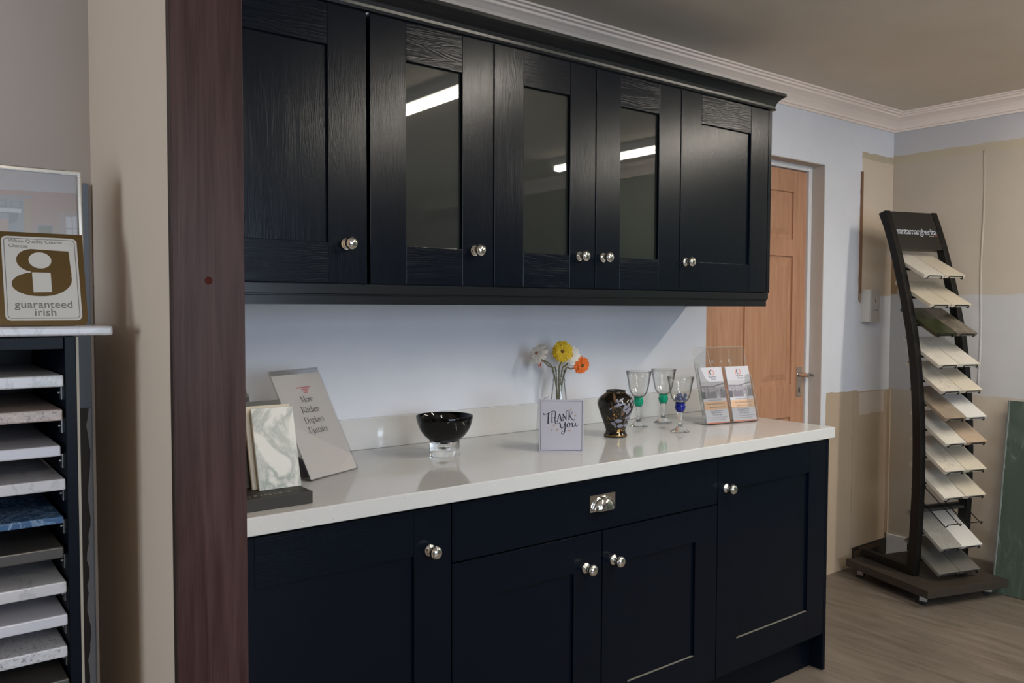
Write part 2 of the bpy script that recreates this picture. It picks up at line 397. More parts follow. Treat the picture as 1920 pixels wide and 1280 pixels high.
b = MB(); b.box(RX0, NX0, -.28, 0.25, 0, CEIL, M['grey_wall']); struct(b.build('wall_alcove'))
def wall_with_windows(name, axis, pos, thick, u0, u1, wins, m):
    b = MB(); cuts = sorted(wins); cur = u0
    def bx(a0, a1, z0, z1):
        if axis == 'Y': b.box(a0, a1, pos, pos+thick, z0, z1, m)
        else: b.box(pos, pos+thick, a0, a1, z0, z1, m)
    for a0, a1, z0, z1 in cuts:
        bx(cur, a0, 0, CEIL); bx(a0, a1, 0, z0); bx(a0, a1, z1, CEIL); cur = a1
    bx(cur, u1, 0, CEIL); struct(b.build(name))
wall_with_windows('wall_front', 'Y', RY0, -.2, RX0, RX1, [(-1.2, 1.3, .70, 2.2)], M['room_wall'])
wall_with_windows('wall_left', 'X', RX0, -.2, RY0, -.28, [(-2.6, -.9, .95, 2.15)], M['room_wall'])
def window(n, axis, pos, u0, u1, z0, z1, cols):
    b = MB(); t = .05
    def bx(a0, a1, c0, c1):
        if axis == 'Y': b.box(a0, a1, pos-.03, pos+.03, c0, c1, M['white_gloss'])
        else: b.box(pos-.03, pos+.03, a0, a1, c0, c1, M['white_gloss'])
    bx(u0, u1, z0, z0+t); bx(u0, u1, z1-t, z1); bx(u0, u0+t, z0+t, z1-t); bx(u1-t, u1, z0+t, z1-t)
    for i in range(1, cols): c = u0+(u1-u0)*i/cols; bx(c-.025, c+.025, z0+t, z1-t)
    zz = z0+(z1-z0)*.68; bx(u0+t, u1-t, zz-.02, zz+.02)
    o = struct(b.build('window_%d' % n, bevel=.004))
    p = MB()
    if axis == 'Y': p.box(u0+t, u1-t, pos-.004, pos+.004, z0+t, z1-t, M['glass_window'])
    else: p.box(pos-.004, pos+.004, u0+t, u1-t, z0+t, z1-t, M['glass_window'])
    p.build('glass_pane', o)
window(1, 'X', RX0+.04, -2.6, -.9, .95, 2.15, 3)
window(2, 'Y', RY0+.04, -1.2, 1.3, .70, 2.2, 4)

# coving: moulded profile run along both walls, mitred in the corner
prof = [(0, 2.309), (.006, 2.309), (.008, 2.318), (.016, 2.320), (.018, 2.330), (.026, 2.342), (.040, 2.356), (.058, 2.366), (.070, 2.371), (.072, 2.379), (.084, 2.381), (.086, 2.388), (.098, 2.389), (.1, 2.395), (0, 2.395)]
def coving(name, p0, p1, inward, m0, m1):
    """p0->p1 along wall; inward = direction off the wall; m0/m1 mitre shift along wall per unit depth"""
    p0, p1, inw = Vector(p0), Vector(p1), Vector(inward); d = (p1-p0).normalized(); n = len(prof); vs = []
    for o, z in prof: vs.append(p0+inw*o+d*o*m0+Vector((0, 0, z)))
    for o, z in prof: vs.append(p1+inw*o-d*o*m1+Vector((0, 0, z)))
    b = MB(); b.add(vs, [tuple(range(n)), tuple(range(2*n-1, n-1, -1))]+[(i, (i+1) % n, n+(i+1) % n, n+i) for i in range(n)], M['coving'])
    return struct(b.build(name))
coving('trim_1', (NX1, -.001, 0), (RX1-.001, -.001, 0), (0, -1, 0), 0, 1)
coving('trim_2', (RX1-.001, -.001, 0), (RX1-.001, RY0, 0), (-1, 0, 0), 1, 0)

# doorway: frame and moulded door
b = MB(); FY0, FY1 = .068, .14
b.box(DX1-.03, DX1, FY0, FY1, 0, DTOP, M['white_gloss']); b.box(DX0, DX0+.022, FY0, FY1, 0, DTOP, M['white_gloss']); b.box(DX0+.022, DX1-.03, FY0, FY1, DTOP-.028, DTOP, M['white_gloss'])
struct(b.build('trim_3', bevel=.003))
b = MB(); b.box(DX1-.004, DX1-.0005, .001, FY0, 0, DTOP, M['reveal']); b.box(DX0, DX1-.004, .001, FY0, DTOP-.004, DTOP-.0005, M['reveal']); struct(b.build('trim_4'))
dx0, dx1, dz0, dz1, DY = DX0+.025, DX1-.033, .006, DTOP-.032, .078
b = MB()
colX = [(1.965, 2.215), (2.335, 2.590)]; rowZ = [(.16, .82), (.985, 1.615), (1.700, 1.93)]
b.box(dx0, dx1, DY+.010, DY+.04, dz0, dz1, M['pine'])
xs = [dx0, colX[0][0], colX[0][1], colX[1][0], colX[1][1], dx1]
for a, c in ((0, 1), (2, 3), (4, 5)): b.box(xs[a], xs[c], DY, DY+.012, dz0, dz1, M['pine'])
zs = [dz0]+[q for r in rowZ for q in r]+[dz1]
for cx in colX:
    for a in range(0, 8, 2): b.box(cx[0], cx[1], DY, DY+.012, zs[a], zs[a+1], M['pine'])
    for r in rowZ:
        # raised field with sloping sides
        x0, x1, z0, z1 = cx[0]+.022, cx[1]-.022, r[0]+.022, r[1]-.022; e = .03
        o_ = [(x0, DY+.010, z0), (x1, DY+.010, z0), (x1, DY+.010, z1), (x0, DY+.010, z1)]
        i_ = [(x0+e, DY+.002, z0+e), (x1-e, DY+.002, z0+e), (x1-e, DY+.002, z1-e), (x0+e, DY+.002, z1-e)]
        b.add(o_+i_, [(4, 5, 6, 7), (0, 1, 5, 4), (1, 2, 6, 5), (2, 3, 7, 6), (3, 0, 4, 7)], M['pine'])
door = struct(b.build('door_1', bevel=.003))
b = MB(); hx, hz = 2.652, .995
b.box(hx-.022, hx+.022, DY-.006, DY, hz-.075, hz+.075, M['chrome'])
b.box(hx-.004, hx+.004, DY-.0075, DY-.006, hz-.055, hz-.030, M['hole'])
b.lathe([(.0, -.05), (.012, -.05), (.013, -.02), (.010, -.01), (.014, 0), (0, 0)], M['chrome'], Matrix.Translation((hx, DY-.006, hz+.035)) @ Matrix.Rotation(-pi/2, 4, 'X'), 20)
b.tube([(hx, DY-.046, hz+.035), (hx+.02, DY-.05, hz+.036), (hx+.04, DY-.05, hz+.033), (hx+.055, DY-.046, hz+.030)], [.009, .008, .0075, .007], M['steel'], 10)
ho = b.build('door_handle', door, bevel=.001); ho['label'] = 'chrome lever handle on a long lock plate'

# skirting and the torn-out base of the back wall
b = MB(); b.box(RX1-.016, RX1-.001, -.33, -.012, 0, .125, M['white_gloss']); b.box(RX1-.016, RX1-.001, -5.5, -.331, 0, .10, mat('grey_brown_skirting', (.20, .17, .14), .5)); struct(b.build('baseboard_right', bevel=.002))
b = MB(); b.box(3.05, RX1-.017, -.012, -.001, 0, .10, M['hole']); b.box(3.05, 3.09, -.022, -.012, .0, .085, mat('raw_timber', (.07, .04, .025), .8)); b.box(3.1, 3.3, -.02, -.012, .07, .095, mat('raw_timber_rail', (.06, .035, .02), .8)); struct(b.build('baseboard_back'))
# plasterboard joints on the right-hand wall and in the corner
b = MB()
b.tube([(RX1+.0065, -.465+.004*math.sin(z*9), z) for z in [.95+.05*i for i in range(25)]], .0095, M['wall_right'], 6)
struct(b.build('trim_5'))
b = MB(); b.box(3.060, 3.073, -.010, -.0005, 1.44, 2.07, mat('brown_timber_batten', (.20, .105, .055), .7))
b.box(3.066, 3.075, -.006, -.0005, 1.39, 1.44, mat('brown_timber_batten_end', (.34, .26, .2), .7)); struct(b.build('trim_6'))
b = MB(); b.box(3.03, 3.05, -.004, -.0005, .1, .93, M['wall_back']); b.box(RX1-.014, RX1-.001, -.016, -.001, .125, .92, mat('pale_corner_bead', (.50, .40, .30), .8)); struct(b.build('trim_7'))

# ================================================================== WALL UNITS
YU, ZB, ZT, TH = -.3993, 1.4225, 2.113, .021
ST, RL = .107, .102
def shaker(name, parent, x0, x1, z0, z1, yf, glass=False, lit_ledge=False, stile=ST, rail=RL, botrail=None):
    """framed door: two stiles, two rails, recessed panel or glazing"""
    t = TH; b = MB(); br = botrail or rail; mv, mh = M['navy_v'], M['navy_h']
    b.box(x0, x0+stile, yf, yf+t, z0, z1, mv); b.box(x1-stile, x1, yf, yf+t, z0, z1, mv)
    b.box(x0+stile, x1-stile, yf+.0004, yf+t, z1-rail, z1, mh); b.box(x0+stile, x1-stile, yf+.0004, yf+t, z0, z0+br, mh)
    if not glass:
        b.box(x0+stile-.006, x1-stile+.006, yf+.0085, yf+t-.003, z0+br-.006, z1-rail+.006, mv)
    if lit_ledge: b.box(x0+stile+.001, x1-stile-.001, yf+.0008, yf+.0083, z0+br, z0+br+.0012, M['dust'])  # pale strip: light caught by the rail's ledge, painted into its colour
    o = b.build(name, parent, bevel=.0014)
    if glass:
        p = MB(); p.box(x0+stile-.004, x1-stile+.004, yf+.010, yf+.014, z0+br-.004, z1-rail+.004, M['pane']); q = p.build('glass_pane', o); q['label'] = 'grey green glass pane'
    return o
KN = [(0, 0), (.0145, 0), (.0155, .0015), (.0150, .003), (.011, .0045), (.0075, .008), (.0065, .012), (.0085, .0165), (.0135, .0205), (.0165, .0260), (.0168, .030), (.0150, .0345), (.0105, .0380), (.005, .0395), (0, .0398)]
def knob(parent, x, y, z):
    b = MB(); b.lathe(KN, M['chrome'], Matrix.Translation((x, y, z)) @ Matrix.Rotation(pi/2, 4, 'X'), 32)
    o = b.build('knob', parent); o['label'] = 'round polished chrome knob'; return o
def carcass(name, parent, x0, x1, y0, y1, z0, z1, shelves=()):
    b = MB(); t = .018; m = M['navy_dark']
    b.box(x0, x0+t, y0, y1, z0, z1, m); b.box(x1-t, x1, y0, y1, z0, z1, m); b.box(x0+t, x1-t, y0, y1, z0, z0+t, m); b.box(x0+t, x1-t, y0, y1, z1-t, z1, m)
    b.box(x0+t, x1-t, y1-.008, y1, z0+t, z1-t, m)
    for s in shelves: b.box(x0+t, x1-t, y0+.03, y1-.008, s, s+t, m)
    return b.build(name, parent)
gap = .0018
M['dust'] = mat('painted_ledge_light', (.16, .155, .13), .9)
GR = 'navy wall cabinets above the worktop'
def wall_unit(label, x0, x1, doors):
    e = empty('wall_cabinet', ((x0+x1)/2, 0, ZB), label, 'cabinet', 0, GR); off = Vector(e.location)
    e2 = e
    parts = [carcass('carcass', e, x0+.001, x1-.001, YU+TH+.001, -.002, ZB-.002, ZT, (ZB+.33,))]
    ds = []
    for (a, c, gl, kx) in doors:
        d = shaker('door', e, a+gap, c-gap, ZB, ZT-.001, YU, gl); k = knob(d, kx, YU, 1.522); ds.append(d)
        if gl: d['label'] = 'glazed shaker door'
    for o in parts+ds: o.location = o.location-off
    return e
wall_unit('navy wall cabinet with solid door at the left end, beside the walnut post', -.5, 0-.003, [(-.5, -.003, False, -.063)])
wall_unit('narrow navy wall cabinet with one glazed door reflecting the strip light, knob at right', .003, .4, [(.003, .4, True, .334)])
wall_unit('double navy wall cabinet with two glazed doors whose knobs sit side by side', .4, 1.2, [(.4, .8, True, .733), (.8, 1.2, True, .835)])
wu = wall_unit('navy wall cabinet with solid door at the right end, next to the doorway', 1.2, 1.7, [(1.2, 1.7, False, 1.231)])
b = MB(); b.box(1.7015, 1.721, YU+.001, -.002, ZB-.002, ZT, M['navy_v']); o = b.build('end_panel', wu, bevel=.001); o.location = -Vector(wu.location)

# cornice (mitred return at the right end) and two-step pelmet
cp = [(.0, 2.1145), (.016, 2.1145), (.018, 2.121), (.014, 2.123), (.015, 2.130), (.018, 2.140), (.024, 2.150), (.033, 2.159), (.042, 2.1645), (.044, 2.166), (.044, 2.176), (-.02, 2.176)]
def run_profile(name, prof_, xa, xb, yf, label, cat):
    b = MB(); n = len(prof_); vs = []
    for o, z in prof_: vs.append((xa, yf-o, z))
    for o, z in prof_: vs.append((xb+o, yf-o, z))
    for o, z in prof_: vs.append((xb+o, -.002, z))
    fs = [tuple(range(n)), tuple(range(3*n-1, 2*n-1, -1))]
    for k in (0, n): fs += [(k+i, k+(i+1) % n, k+n+(i+1) % n, k+n+i) for i in range(n)]
    b.add(vs, fs, M['navy_s'], False); return tag(b.build(name), label, cat)
M['navy_s'] = mat('navy_paint_satin', (.003, .0045, .0075), .27, spec=.45)
run_profile('cornice', cp, NX1+.002, 1.718, YU+.010, 'dark navy concave cornice moulding running along the top of the wall cabinets', 'moulding')
pp = [(.0, 1.4195), (.0125, 1.4195), (.0125, 1.396), (.0095, 1.3945), (.0095, 1.3925), (.0075, 1.391), (.0075, 1.369), (-.012, 1.369), (-.012, 1.4195)]
run_profile('pelmet', pp, NX1+.002, 1.705, YU+.017, 'dark navy stepped light pelmet running below the wall cabinets', 'moulding')

# ================================================================== BASE UNITS
YB, BZ0, BZ1, DZ = -.6117, .142, .8730, .7225
GB = 'navy base cabinets under the worktop'
def base_unit(label, x0, x1):
    e = empty('base_cabinet', ((x0+x1)/2, -.3, BZ0), label, 'cabinet', 0, GB)
    c = carcass('carcass', e, x0+.001, x1-.001, YB+TH+.001, -.03, BZ0-.002, BZ1+.002, (.5,)); c.location = -Vector(e.location); return e
def ploc(o, e): o.location = -Vector(e.location)
e = base_unit('navy base cabinet with one plain shaker door, left end beside the walnut post', -.485, .115)
d = shaker('door', e, -.495+gap, .115-gap, BZ0, BZ1, YB, rail=.112); ploc(d, e); knob(d, .051, YB, .768)
e = base_unit('wide navy base cabinet with a full-width drawer over two doors', .115, 1.155)
d = shaker('door', e, .115+gap, .6350-gap, BZ0, DZ-.002, YB, rail=.104); ploc(d, e); knob(d, .571, YB, .624)
d = shaker('door', e, .635+gap, 1.155-gap, BZ0, DZ-.002, YB, rail=.104, lit_ledge=True); ploc(d, e); knob(d, .681, YB, .628)
b = MB(); b.box(.115+gap, 1.155-gap, YB, YB+TH, DZ+.002, BZ1, M['navy_h']); d = b.build('drawer', e, bevel=.0014); ploc(d, e)
# cup handle: plate and half dome scoop
b = MB(); hx, hz = .633, .803
b.box(hx-.050, hx+.050, YB-.0025, YB, hz-.023, hz+.025, M['chrome'])
nu, nv = 20, 8; vs = []
for i in range(nu+1):
    a = pi*i/nu
    for j in range(nv+1):
        q = (pi/2)*j/nv; rr = math.cos(q)
        vs.append((hx-.041*math.cos(a)*rr, YB-.0025-.024*math.sin(q)**.8 if q > 0 else YB-.0025, hz-.018+.036*math.sin(a)*rr))
fs = [(i*(nv+1)+j, (i+1)*(nv+1)+j, (i+1)*(nv+1)+j+1, i*(nv+1)+j+1) for i in range(nu) for j in range(nv)]
b.add(vs, fs, M['chrome'], True)
b.tube([(hx-.041*math.cos(pi*i/20), YB-.004, hz-.018+.036*math.sin(pi*i/20)) for i in range(21)], .0022, M['chrome'], 8)
o = b.build('cup_handle', d); o['label'] = 'polished chrome cup handle on a rectangular plate'
e = base_unit('navy base cabinet with one tall shaker door at the right end', 1.155, 1.785)
d = shaker('door', e, 1.155+gap, 1.785-gap, BZ0, BZ1, YB, rail=.108, lit_ledge=True); ploc(d, e); knob(d, 1.197, YB, .770)
b = MB(); b.box(1.7865, 1.8045, YB+.001, -.002, 0, BZ1+.004, M['navy']); o = b.build('end_panel', e, bevel=.001); ploc(o, e)
b = MB(); b.box(NX1+.002, 1.785, YB+.055, YB+.073, 0, BZ0-.003, M['navy']); tag(b.build('plinth', bevel=.001), 'navy plinth board set back under the base cabinets', 'plinth')

# worktop and upstand
WZ = .92
b = MB(); b.box(NX1+.001, 1.822, -.6245, -.0015, .8795, WZ, M['quartz']); tag(b.build('worktop', bevel=.0025), 'long white speckled quartz worktop on the navy base cabinets', 'worktop')
b = MB(); b.box(NX1+.001, DX0-.002, -.0205, -.0015, WZ+.0004, 1.0166, M['quartz']); tag(b.build('upstand', bevel=.0015), 'low white quartz upstand along the wall behind the worktop', 'upstand')

# ================================================================== WALNUT POST
wal = empty('walnut_panel', (-.565, -.9, 0), 'tall dark walnut panel capping the end of the partition wall', 'panel')
b = MB(); b.box(NX0-.0005, NX1-.0005, -.9, NY-.0005, .001, CEIL-.002, M['walnut']); o = b.build('board', wal, bevel=.001); o.location = -Vector(wal.location)
b = MB(); b.box(NX0-.0012, NX0-.0006, -.8995, NY-.0005, .001, CEIL-.002, M['walnut_edge']); o = b.build('edging_strip', wal); o.location = -Vector(wal.location); o['label'] = 'darker brown edging'
b = MB(); b.lathe([(0, 0), (.0066, 0), (.0064, .0004), (0, .0005)], M['cap'], Matrix.Translation((-.567, -.9001, 1.407)) @ Matrix.Rotation(pi/2, 4, 'X'), 24, False)
o = b.build('screw_cap', wal); o.location = -Vector(wal.location); o['label'] = 'round reddish brown screw cap'

# ================================================================== CEILING STRIP LIGHTS
M['tube'] = bpy.data.materials.new('lit_tube'); M['tube'].use_nodes = True
_b = BS(M['tube']); _b.inputs['Emission Color'].default_value = (1, .93, .80, 1); _b.inputs['Emission Strength'].default_value = 32
M['batten'] = mat('white_batten_metal', (.7, .7, .68), .35)
TUBE_W = 16
for X, y0, y1, side in TUBES:
    e = empty('strip_light', (X, (y0+y1)/2, CEIL), 'lit fluorescent strip light on the ceiling, the %s one of the three' % side, 'ceiling light', 0, 'fluorescent strip lights on the ceiling')
    h = (y1-y0)/2
    b = MB(); b.box(-.035, .035, -h, h, -.045, -.0005, M['batten']); b.box(-.02, .02, -h, -h+.03, -.075, -.045, M['batten']); b.box(-.02, .02, h-.03, h, -.075, -.045, M['batten']); b.build('batten', e, bevel=.003)
    b = MB(); b.tube([(0, -h+.03, -.062), (0, h-.03, -.062)], .013, M['tube'], 14); b.build('fluorescent_tube', e)
    l = area('tube_glow_'+side, (X, (y0+y1)/2, CEIL-.08), (0, 0, 0), .05, 2*h-.08, TUBE_W, WARM)

# ================================================================== LEFT: SLAB DISPLAY
CY = -.695
e = empty('display_cabinet', (-1.03, -.5, 0), 'open navy display cabinet holding worktop slab samples, at the left edge', 'display cabinet')
def at_e(o, e=e): o.location = -Vector(e.location); return o
b = MB(); nv = M['navy']
b.box(-.7525, -.7345, CY, -.31, 0, 1.3095, nv); b.box(-1.328, -1.310, CY, -.31, 0, 1.3095, nv); at_e(b.build('side_panel', e, bevel=.001))
b = MB(); b.box(-1.309, -.7535, CY, CY+.02, 1.288, 1.3095, nv); at_e(b.build('top_rail', e, bevel=.001))
b = MB(); b.box(-1.309, -.7535, -.33, -.312, 0, 1.3095, nv); at_e(b.build('back_panel', e))
b = MB(); b.box(-.7338, -.7295, CY+.002, -.31, 0, 1.309, M['tan_frame']); o = at_e(b.build('edge_board', e)); o['label'] = 'thin cream board on the cabinet side'
b = MB(); b.box(-1.37, -.674, -.70, -.31, 1.311, 1.3278, M['slab_white'])
o = b.build('top_slab', bevel=.004); tag(o, 'pale veined stone slab lying across the top of the navy display cabinet', 'stone slab')
SL = [(1.243, 'slab_white', .0205, -.7555, 'white grey-veined slab sample, topmost in the navy display cabinet'),
      (1.183, 'slab_granite', .020, -.7575, 'beige granite speckled slab sample, second from top in the display cabinet'),
      (1.119, 'slab_plain', .019, -.761, 'plain white slab sample just under the beige granite one'),
      (1.061, 'slab_white', .020, -.755, 'white marbled slab sample directly above the blue one'),
      (.994, 'slab_blue', .0125, -.759, 'thin glittering blue slab sample in the display cabinet'),
      (.939, 'slab_charcoal', .020, -.759, 'charcoal slab sample directly below the blue one'),
      (.879, 'slab_white', .021, -.757, 'pale slab sample directly below the charcoal one'),
      (.819, 'slab_plain', .020, -.754, 'plain pale slab sample between the charcoal and the flecked ones'),
      (.761, 'slab_speck', .020, -.756, 'white slab sample with brown flecks, low in the display cabinet'),
      (.704, 'slab_charcoal', .020, -.755, 'dark slab sample at the bottom edge of the picture in the display cabinet')]
for i, (z, mk, th, xr, lab) in enumerate(SL):
    b = MB(); xr = min(xr, -.7555); b.box(-1.308, xr, CY-.006+.004*(i % 3), -.345, z-th, z, M[mk]); o = b.build('slab_sample', bevel=.0025)
    tag(o, lab, 'stone slab', 'slab samples in the display cabinet')
    b = MB(); b.box(-.7545, -.7528, CY+.03, CY+.05, z-th-.026, z-th-.001, M['steel']); b.box(-.762, -.7545, CY+.03, CY+.05, z-th-.003, z-th-.001, M['steel'])
    b.tube([(-.7545, CY+.04, z-th-.014), (-.758, CY+.04, z-th-.014)], .003, M['steel'], 8)
    q = at_e(b.build('bracket', e)); q['label'] = 'small steel shelf bracket'

# grey board and torn brown board in the corner
b = MB(); b.box(-.90, -.6335, -.297, -.2815, .001, 1.632, M['greyboard']); tag(b.build('grey_board', bevel=.001), 'tall blue-grey board standing in the corner behind the display cabinet', 'board')
e2 = empty('brown_board', (-.7, -.306, 0), 'dark brown board with torn white edge standing beside the display cabinet', 'board')
b = MB(); b.box(-.89, -.6385, -.305, -.2985, .001, 1.138, M['torn_brown']); o = b.build('board', e2); at_e(o, e2)
b = MB(); n = 60; vs = []
for i in range(n+1):
    z = .01+1.127*i/n; w = .0045+.003*math.sin(i*.9)+.0045*random.random()+(.007 if .35 < i/n < .72 else 0)*(1-.5*random.random())
    vs += [(-.6382, -.3056, z), (-.6382-w, -.3056, z), (-.6382, -.2986, z)]
fs = []
for i in range(n): fs += [(3*i, 3*i+1, 3*i+4, 3*i+3), (3*i+2, 3*i, 3*i+3, 3*i+5)]
b.add(vs, fs, M['torn_white']); o = b.build('torn_edge', e2); at_e(o, e2); o['label'] = 'torn pale paper edge'

# framed picture of a kitchen
PF = frame_from((-.700, -.600, 1.3290), (1, 0, 0), (0, .02, .31)) @ Matrix.Scale(.93, 4)
e3 = empty('framed_picture', (-.700-.19, -.60, 1.3285), 'framed picture of a pink kitchen in a thin silver frame, leaning behind the brown sign', 'picture')
pw, ph = .42, .309
b = MB()
for seg in (((-pw, 0), (0, 0)), ((-pw, ph), (0, ph))):
    y = seg[0][1]; y0, y1 = (0, .010) if y == 0 else (ph-.010, ph); b.box(-pw, 0, y0, y1, -.012, .004, M['chrome'], PF)
b.box(-pw, -pw+.010, .010, ph-.010, -.012, .004, M['chrome'], PF); b.box(-.010, 0, .010, ph-.010, -.012, .004, M['chrome'], PF)
at_e(b.build('frame', e3, bevel=.0025), e3)
pm = lambda n, c: mat(n, c, .35)
pink, pgrey, pcab, pcabd, pwhite = pm('print_pink', (.30, .215, .205)), pm('print_ceiling', (.34, .325, .35)), pm('print_cabinet', (.225, .25, .285)), pm('print_cabinet_shade', (.17, .19, .22)), pm('print_white', (.42, .42, .46))
pbr = pm('print_beige', (.30, .235, .19)); ptile = pm('print_tile', (.34, .24, .22))
b = MB(); b.box(-pw+.009, -.009, .009, ph-.009, -.010, -.001, pink, PF)
P0 = lambda pts, m, l: flat(b, pts, PF, m, l, .0001)
P0([(-pw+.01, .255), (-.009, .264), (-.009, ph-.0095), (-pw+.01, ph-.0095)], pgrey, -.0009)
P0([(-.22, .17), (-.103, .17), (-.103, .2455), (-.22, .243)], pcab, -.0008)
P0([(-.103, .17), (-.0905, .17), (-.0905, .243), (-.103, .2455)], pbr, -.0007)
P0([(-.22, .243), (-.0885, .2475), (-.0895, .2515), (-.22, .248)], pcab, -.0006)
P0([(-.22, .2165), (-.107, .2175), (-.107, .225), (-.22, .224)], pwhite, -.0006)
P0([(-.22, .2145), (-.111, .2155), (-.113, .2175), (-.22, .2165)], pcabd, -.0005)
P0([(-.128, .195), (-.116, .2), (-.1115, .2155), (-.128, .215)], pcabd, -.0005)
P0([(-.22, .17), (-.129, .17), (-.129, .204), (-.22, .203)], ptile, -.0005)
for x in (-.215, -.183, -.150, -.124):
    ring(b, [(x, .228), (x+.018, .2283), (x+.018, .241), (x, .2407)], [(x+.0015, .2295), (x+.0165, .2298), (x+.0165, .2395), (x+.0015, .2392)], PF, pcabd, -.0004)
P0([(-.0805, .178), (-.054, .178), (-.054, .1965), (-.0805, .195)], pcabd, -.0008)
P0([(-.078, .18), (-.0565, .18), (-.0565, .1945), (-.078, .193)], pm('print_green', (.13, .14, .12)), -.0006)
P0([(-.046, .17), (-.044, .17), (-.044, .2265), (-.046, .2262)], pbr, -.0006); P0([(-.046, .225), (-.010, .2265), (-.010, .229), (-.046, .2275)], pbr, -.0006)
P0([(-.044, .17), (-.010, .17), (-.010, .2265), (-.044, .225)], pm('print_door', (.29, .235, .235)), -.0008)
for x0, x1, z0, z1 in ((-.030, -.0195, .193, .216), (-.0180, -.0105, .193, .217), (-.030, -.0195, .172, .1905), (-.018, -.0105, .172, .191)): P0([(x0, z0), (x1, z0), (x1, z1), (x0, z1)], pwhite, -.0005)
o = at_e(b.build('print', e3), e3); o['label'] = 'print of a pink kitchen with pale cabinets and a glazed door'
b = MB(); b.box(-pw+.010, -.010, .010, ph-.010, .0006, .0018, M['glass_window'], PF); at_e(b.build('glass', e3), e3)

# "guaranteed irish" sign
GT = frame_from((-.851, -.665, 1.3290), (1, 0, 0), (0, .05, .17)) @ Matrix.Scale(.962, 4)
bronze = mat('bronze_foil_card', (.105, .058, .013), .30, .35); cream = mat('cream_print', (.56, .52, .47), .5); gink = mat('grey_print', (.17, .15, .135), .5)
e4 = empty('quality_sign', (-.775, -.665, 1.3285), 'bronze and white card reading guaranteed irish, leaning on the framed picture', 'sign')
b = MB(); nx = 10; vs = []
poly = [(.007, 0), (.143, 0), (.149, .008), (.150, .179), (.0075, .179)]
b.add([GT @ Vector((x, y, -.0015)) for x, y in poly]+[GT @ Vector((x, y, 0)) for x, y in poly], [(4, 3, 2, 1, 0), (5, 6, 7, 8, 9)]+[(i, (i+1) % 5, 5+(i+1) % 5, 5+i) for i in range(5)], bronze)
at_e(b.build('card', e4), e4)
b = MB(); fx0, fx1, fz0, fz1 = .0155, .1395, .0095, .1705
flat(b, rrect(fx0, fx1, fz0, fz1, .009), GT, cream, .0002, .0002)
ring(b, rrect(fx0+.0035, fx1-.0035, fz0+.0035, fz1-.0035, .0065), rrect(fx0+.0048, fx1-.0048, fz0+.0048, fz1-.0048, .0055), GT, gink, .0005)
o = at_e(b.build('panel_print', e4), e4); o['label'] = 'cream panel with rounded grey border'
UV = lambda u, v: (fx0+u*(fx1-fx0), fz0+v*(fz1-fz0))
b = MB()
def arc(cx, cy, rx, ry, a0, a1, k=16): return [(cx+rx*math.cos(math.radians(a0+(a1-a0)*i/k)), cy+ry*math.sin(math.radians(a0+(a1-a0)*i/k))) for i in range(k+1)]
# upper bowl with straight right side, lower bowl sweeping round: a lower-case g
flat(b, [UV(.36, .588), UV(.892, .606), UV(.894, .57), UV(.36, .560)], GT, bronze, .0003, .0002)
up = [(.878, .838)]+arc(.40, .715, .222, .137, 95, 265)+[(.60, .578), (.892, .60)]
lo = [(.892, .602), (.897, .55)]+arc(.495, .500, .402, .213, 10, -90, 14)+arc(.44, .43, .338, .143, -92, -262, 18)+[(.60, .5745)]
flat(b, [UV(*q) for q in up], GT, bronze, .0004, .0002); flat(b, [UV(*q) for q in lo], GT, bronze, .0004, .0002)
flat(b, [UV(*q) for q in arc(.487, .717, .150, .098, 0, 345, 23)], GT, cream, .0007, .0002)
flat(b, [UV(.372, .570), UV(.616, .570), UV(.618, .338), UV(.376, .332)], GT, cream, .0007, .0002)
o = at_e(b.build('emblem', e4), e4); o['label'] = 'bronze emblem with a white dot and square'
b = MB()
x, y = UV(.09, .925); text_mesh(b, 'When Quality Counts . . .', GT @ Matrix.Translation((x, y, 0)), .0092, gink, sx=1.06, offset=.00008)
x, y = UV(.09, .866); text_mesh(b, 'Choose', GT @ Matrix.Translation((x, y, 0)), .0092, gink, sx=1.06, offset=.00008)
x, y = UV(.505, .150); text_mesh(b, 'guaranteed', GT @ Matrix.Translation((x, y, 0)), .0195, gink, 'CENTER', sx=1.04, offset=.00025, spacing=1.04)
x, y = UV(.515, .055); text_mesh(b, 'irish', GT @ Matrix.Translation((x, y, 0)), .0195, gink, 'CENTER', sx=1.04, offset=.00025, spacing=1.04)
at_e(b.build('lettering', e4), e4)

# ================================================================== ON THE WORKTOP
ZW = WZ+.0004
# --- stone tile stand
e5 = empty('tile_stand', (-.34, -.44, ZW), 'brown-black slotted tile stand at the left end of the worktop', 'display stand')
b = MB(); b.box(-.48, -.239, -.5795, -.30, ZW, ZW+.0275, M['tray']); at_e(b.build('base', e5, bevel=.001), e5)
b = MB(); TT = frame_from((-.2800, -.5600, ZW+.0277), (1, .0, 0), (0, 1, 0)); text_mesh(b, 'INFINITY', TT, .0175, mat('silver_print', (.22, .21, .20), .4), 'RIGHT', sx=1.2, spacing=1.46, lift=.0001); 
text_mesh(b, 'MC', TT @ Matrix.Translation((.006, .010, 0)), .005, M['ink_grey'], lift=.0001); o = at_e(b.build('lettering', e5), e5); o['label'] = 'silver lettering on the stand'
def lean_tile(x0, x1, y, h, th, mk, label, lean=.27, edge=None):
    T = Matrix.Translation((0, y, ZW+.0282)) @ Matrix.Rotation(-lean, 4, 'X'); b = MB()
    b.box(x0, x1, 0, th, 0, h, M[mk], T); o = b.build('stone_tile', bevel=.0008); return tag(o, label, 'stone tile', 'stone tiles in the tile stand')
lean_tile(-.336, -.2365, -.5125, .187, .0075, 'marble', 'white marble tile with grey veins, foremost in the tile stand')
lean_tile(-.345, -.2355, -.494, .191, .008, 'st_cream', 'beige tile right behind the marble tile')
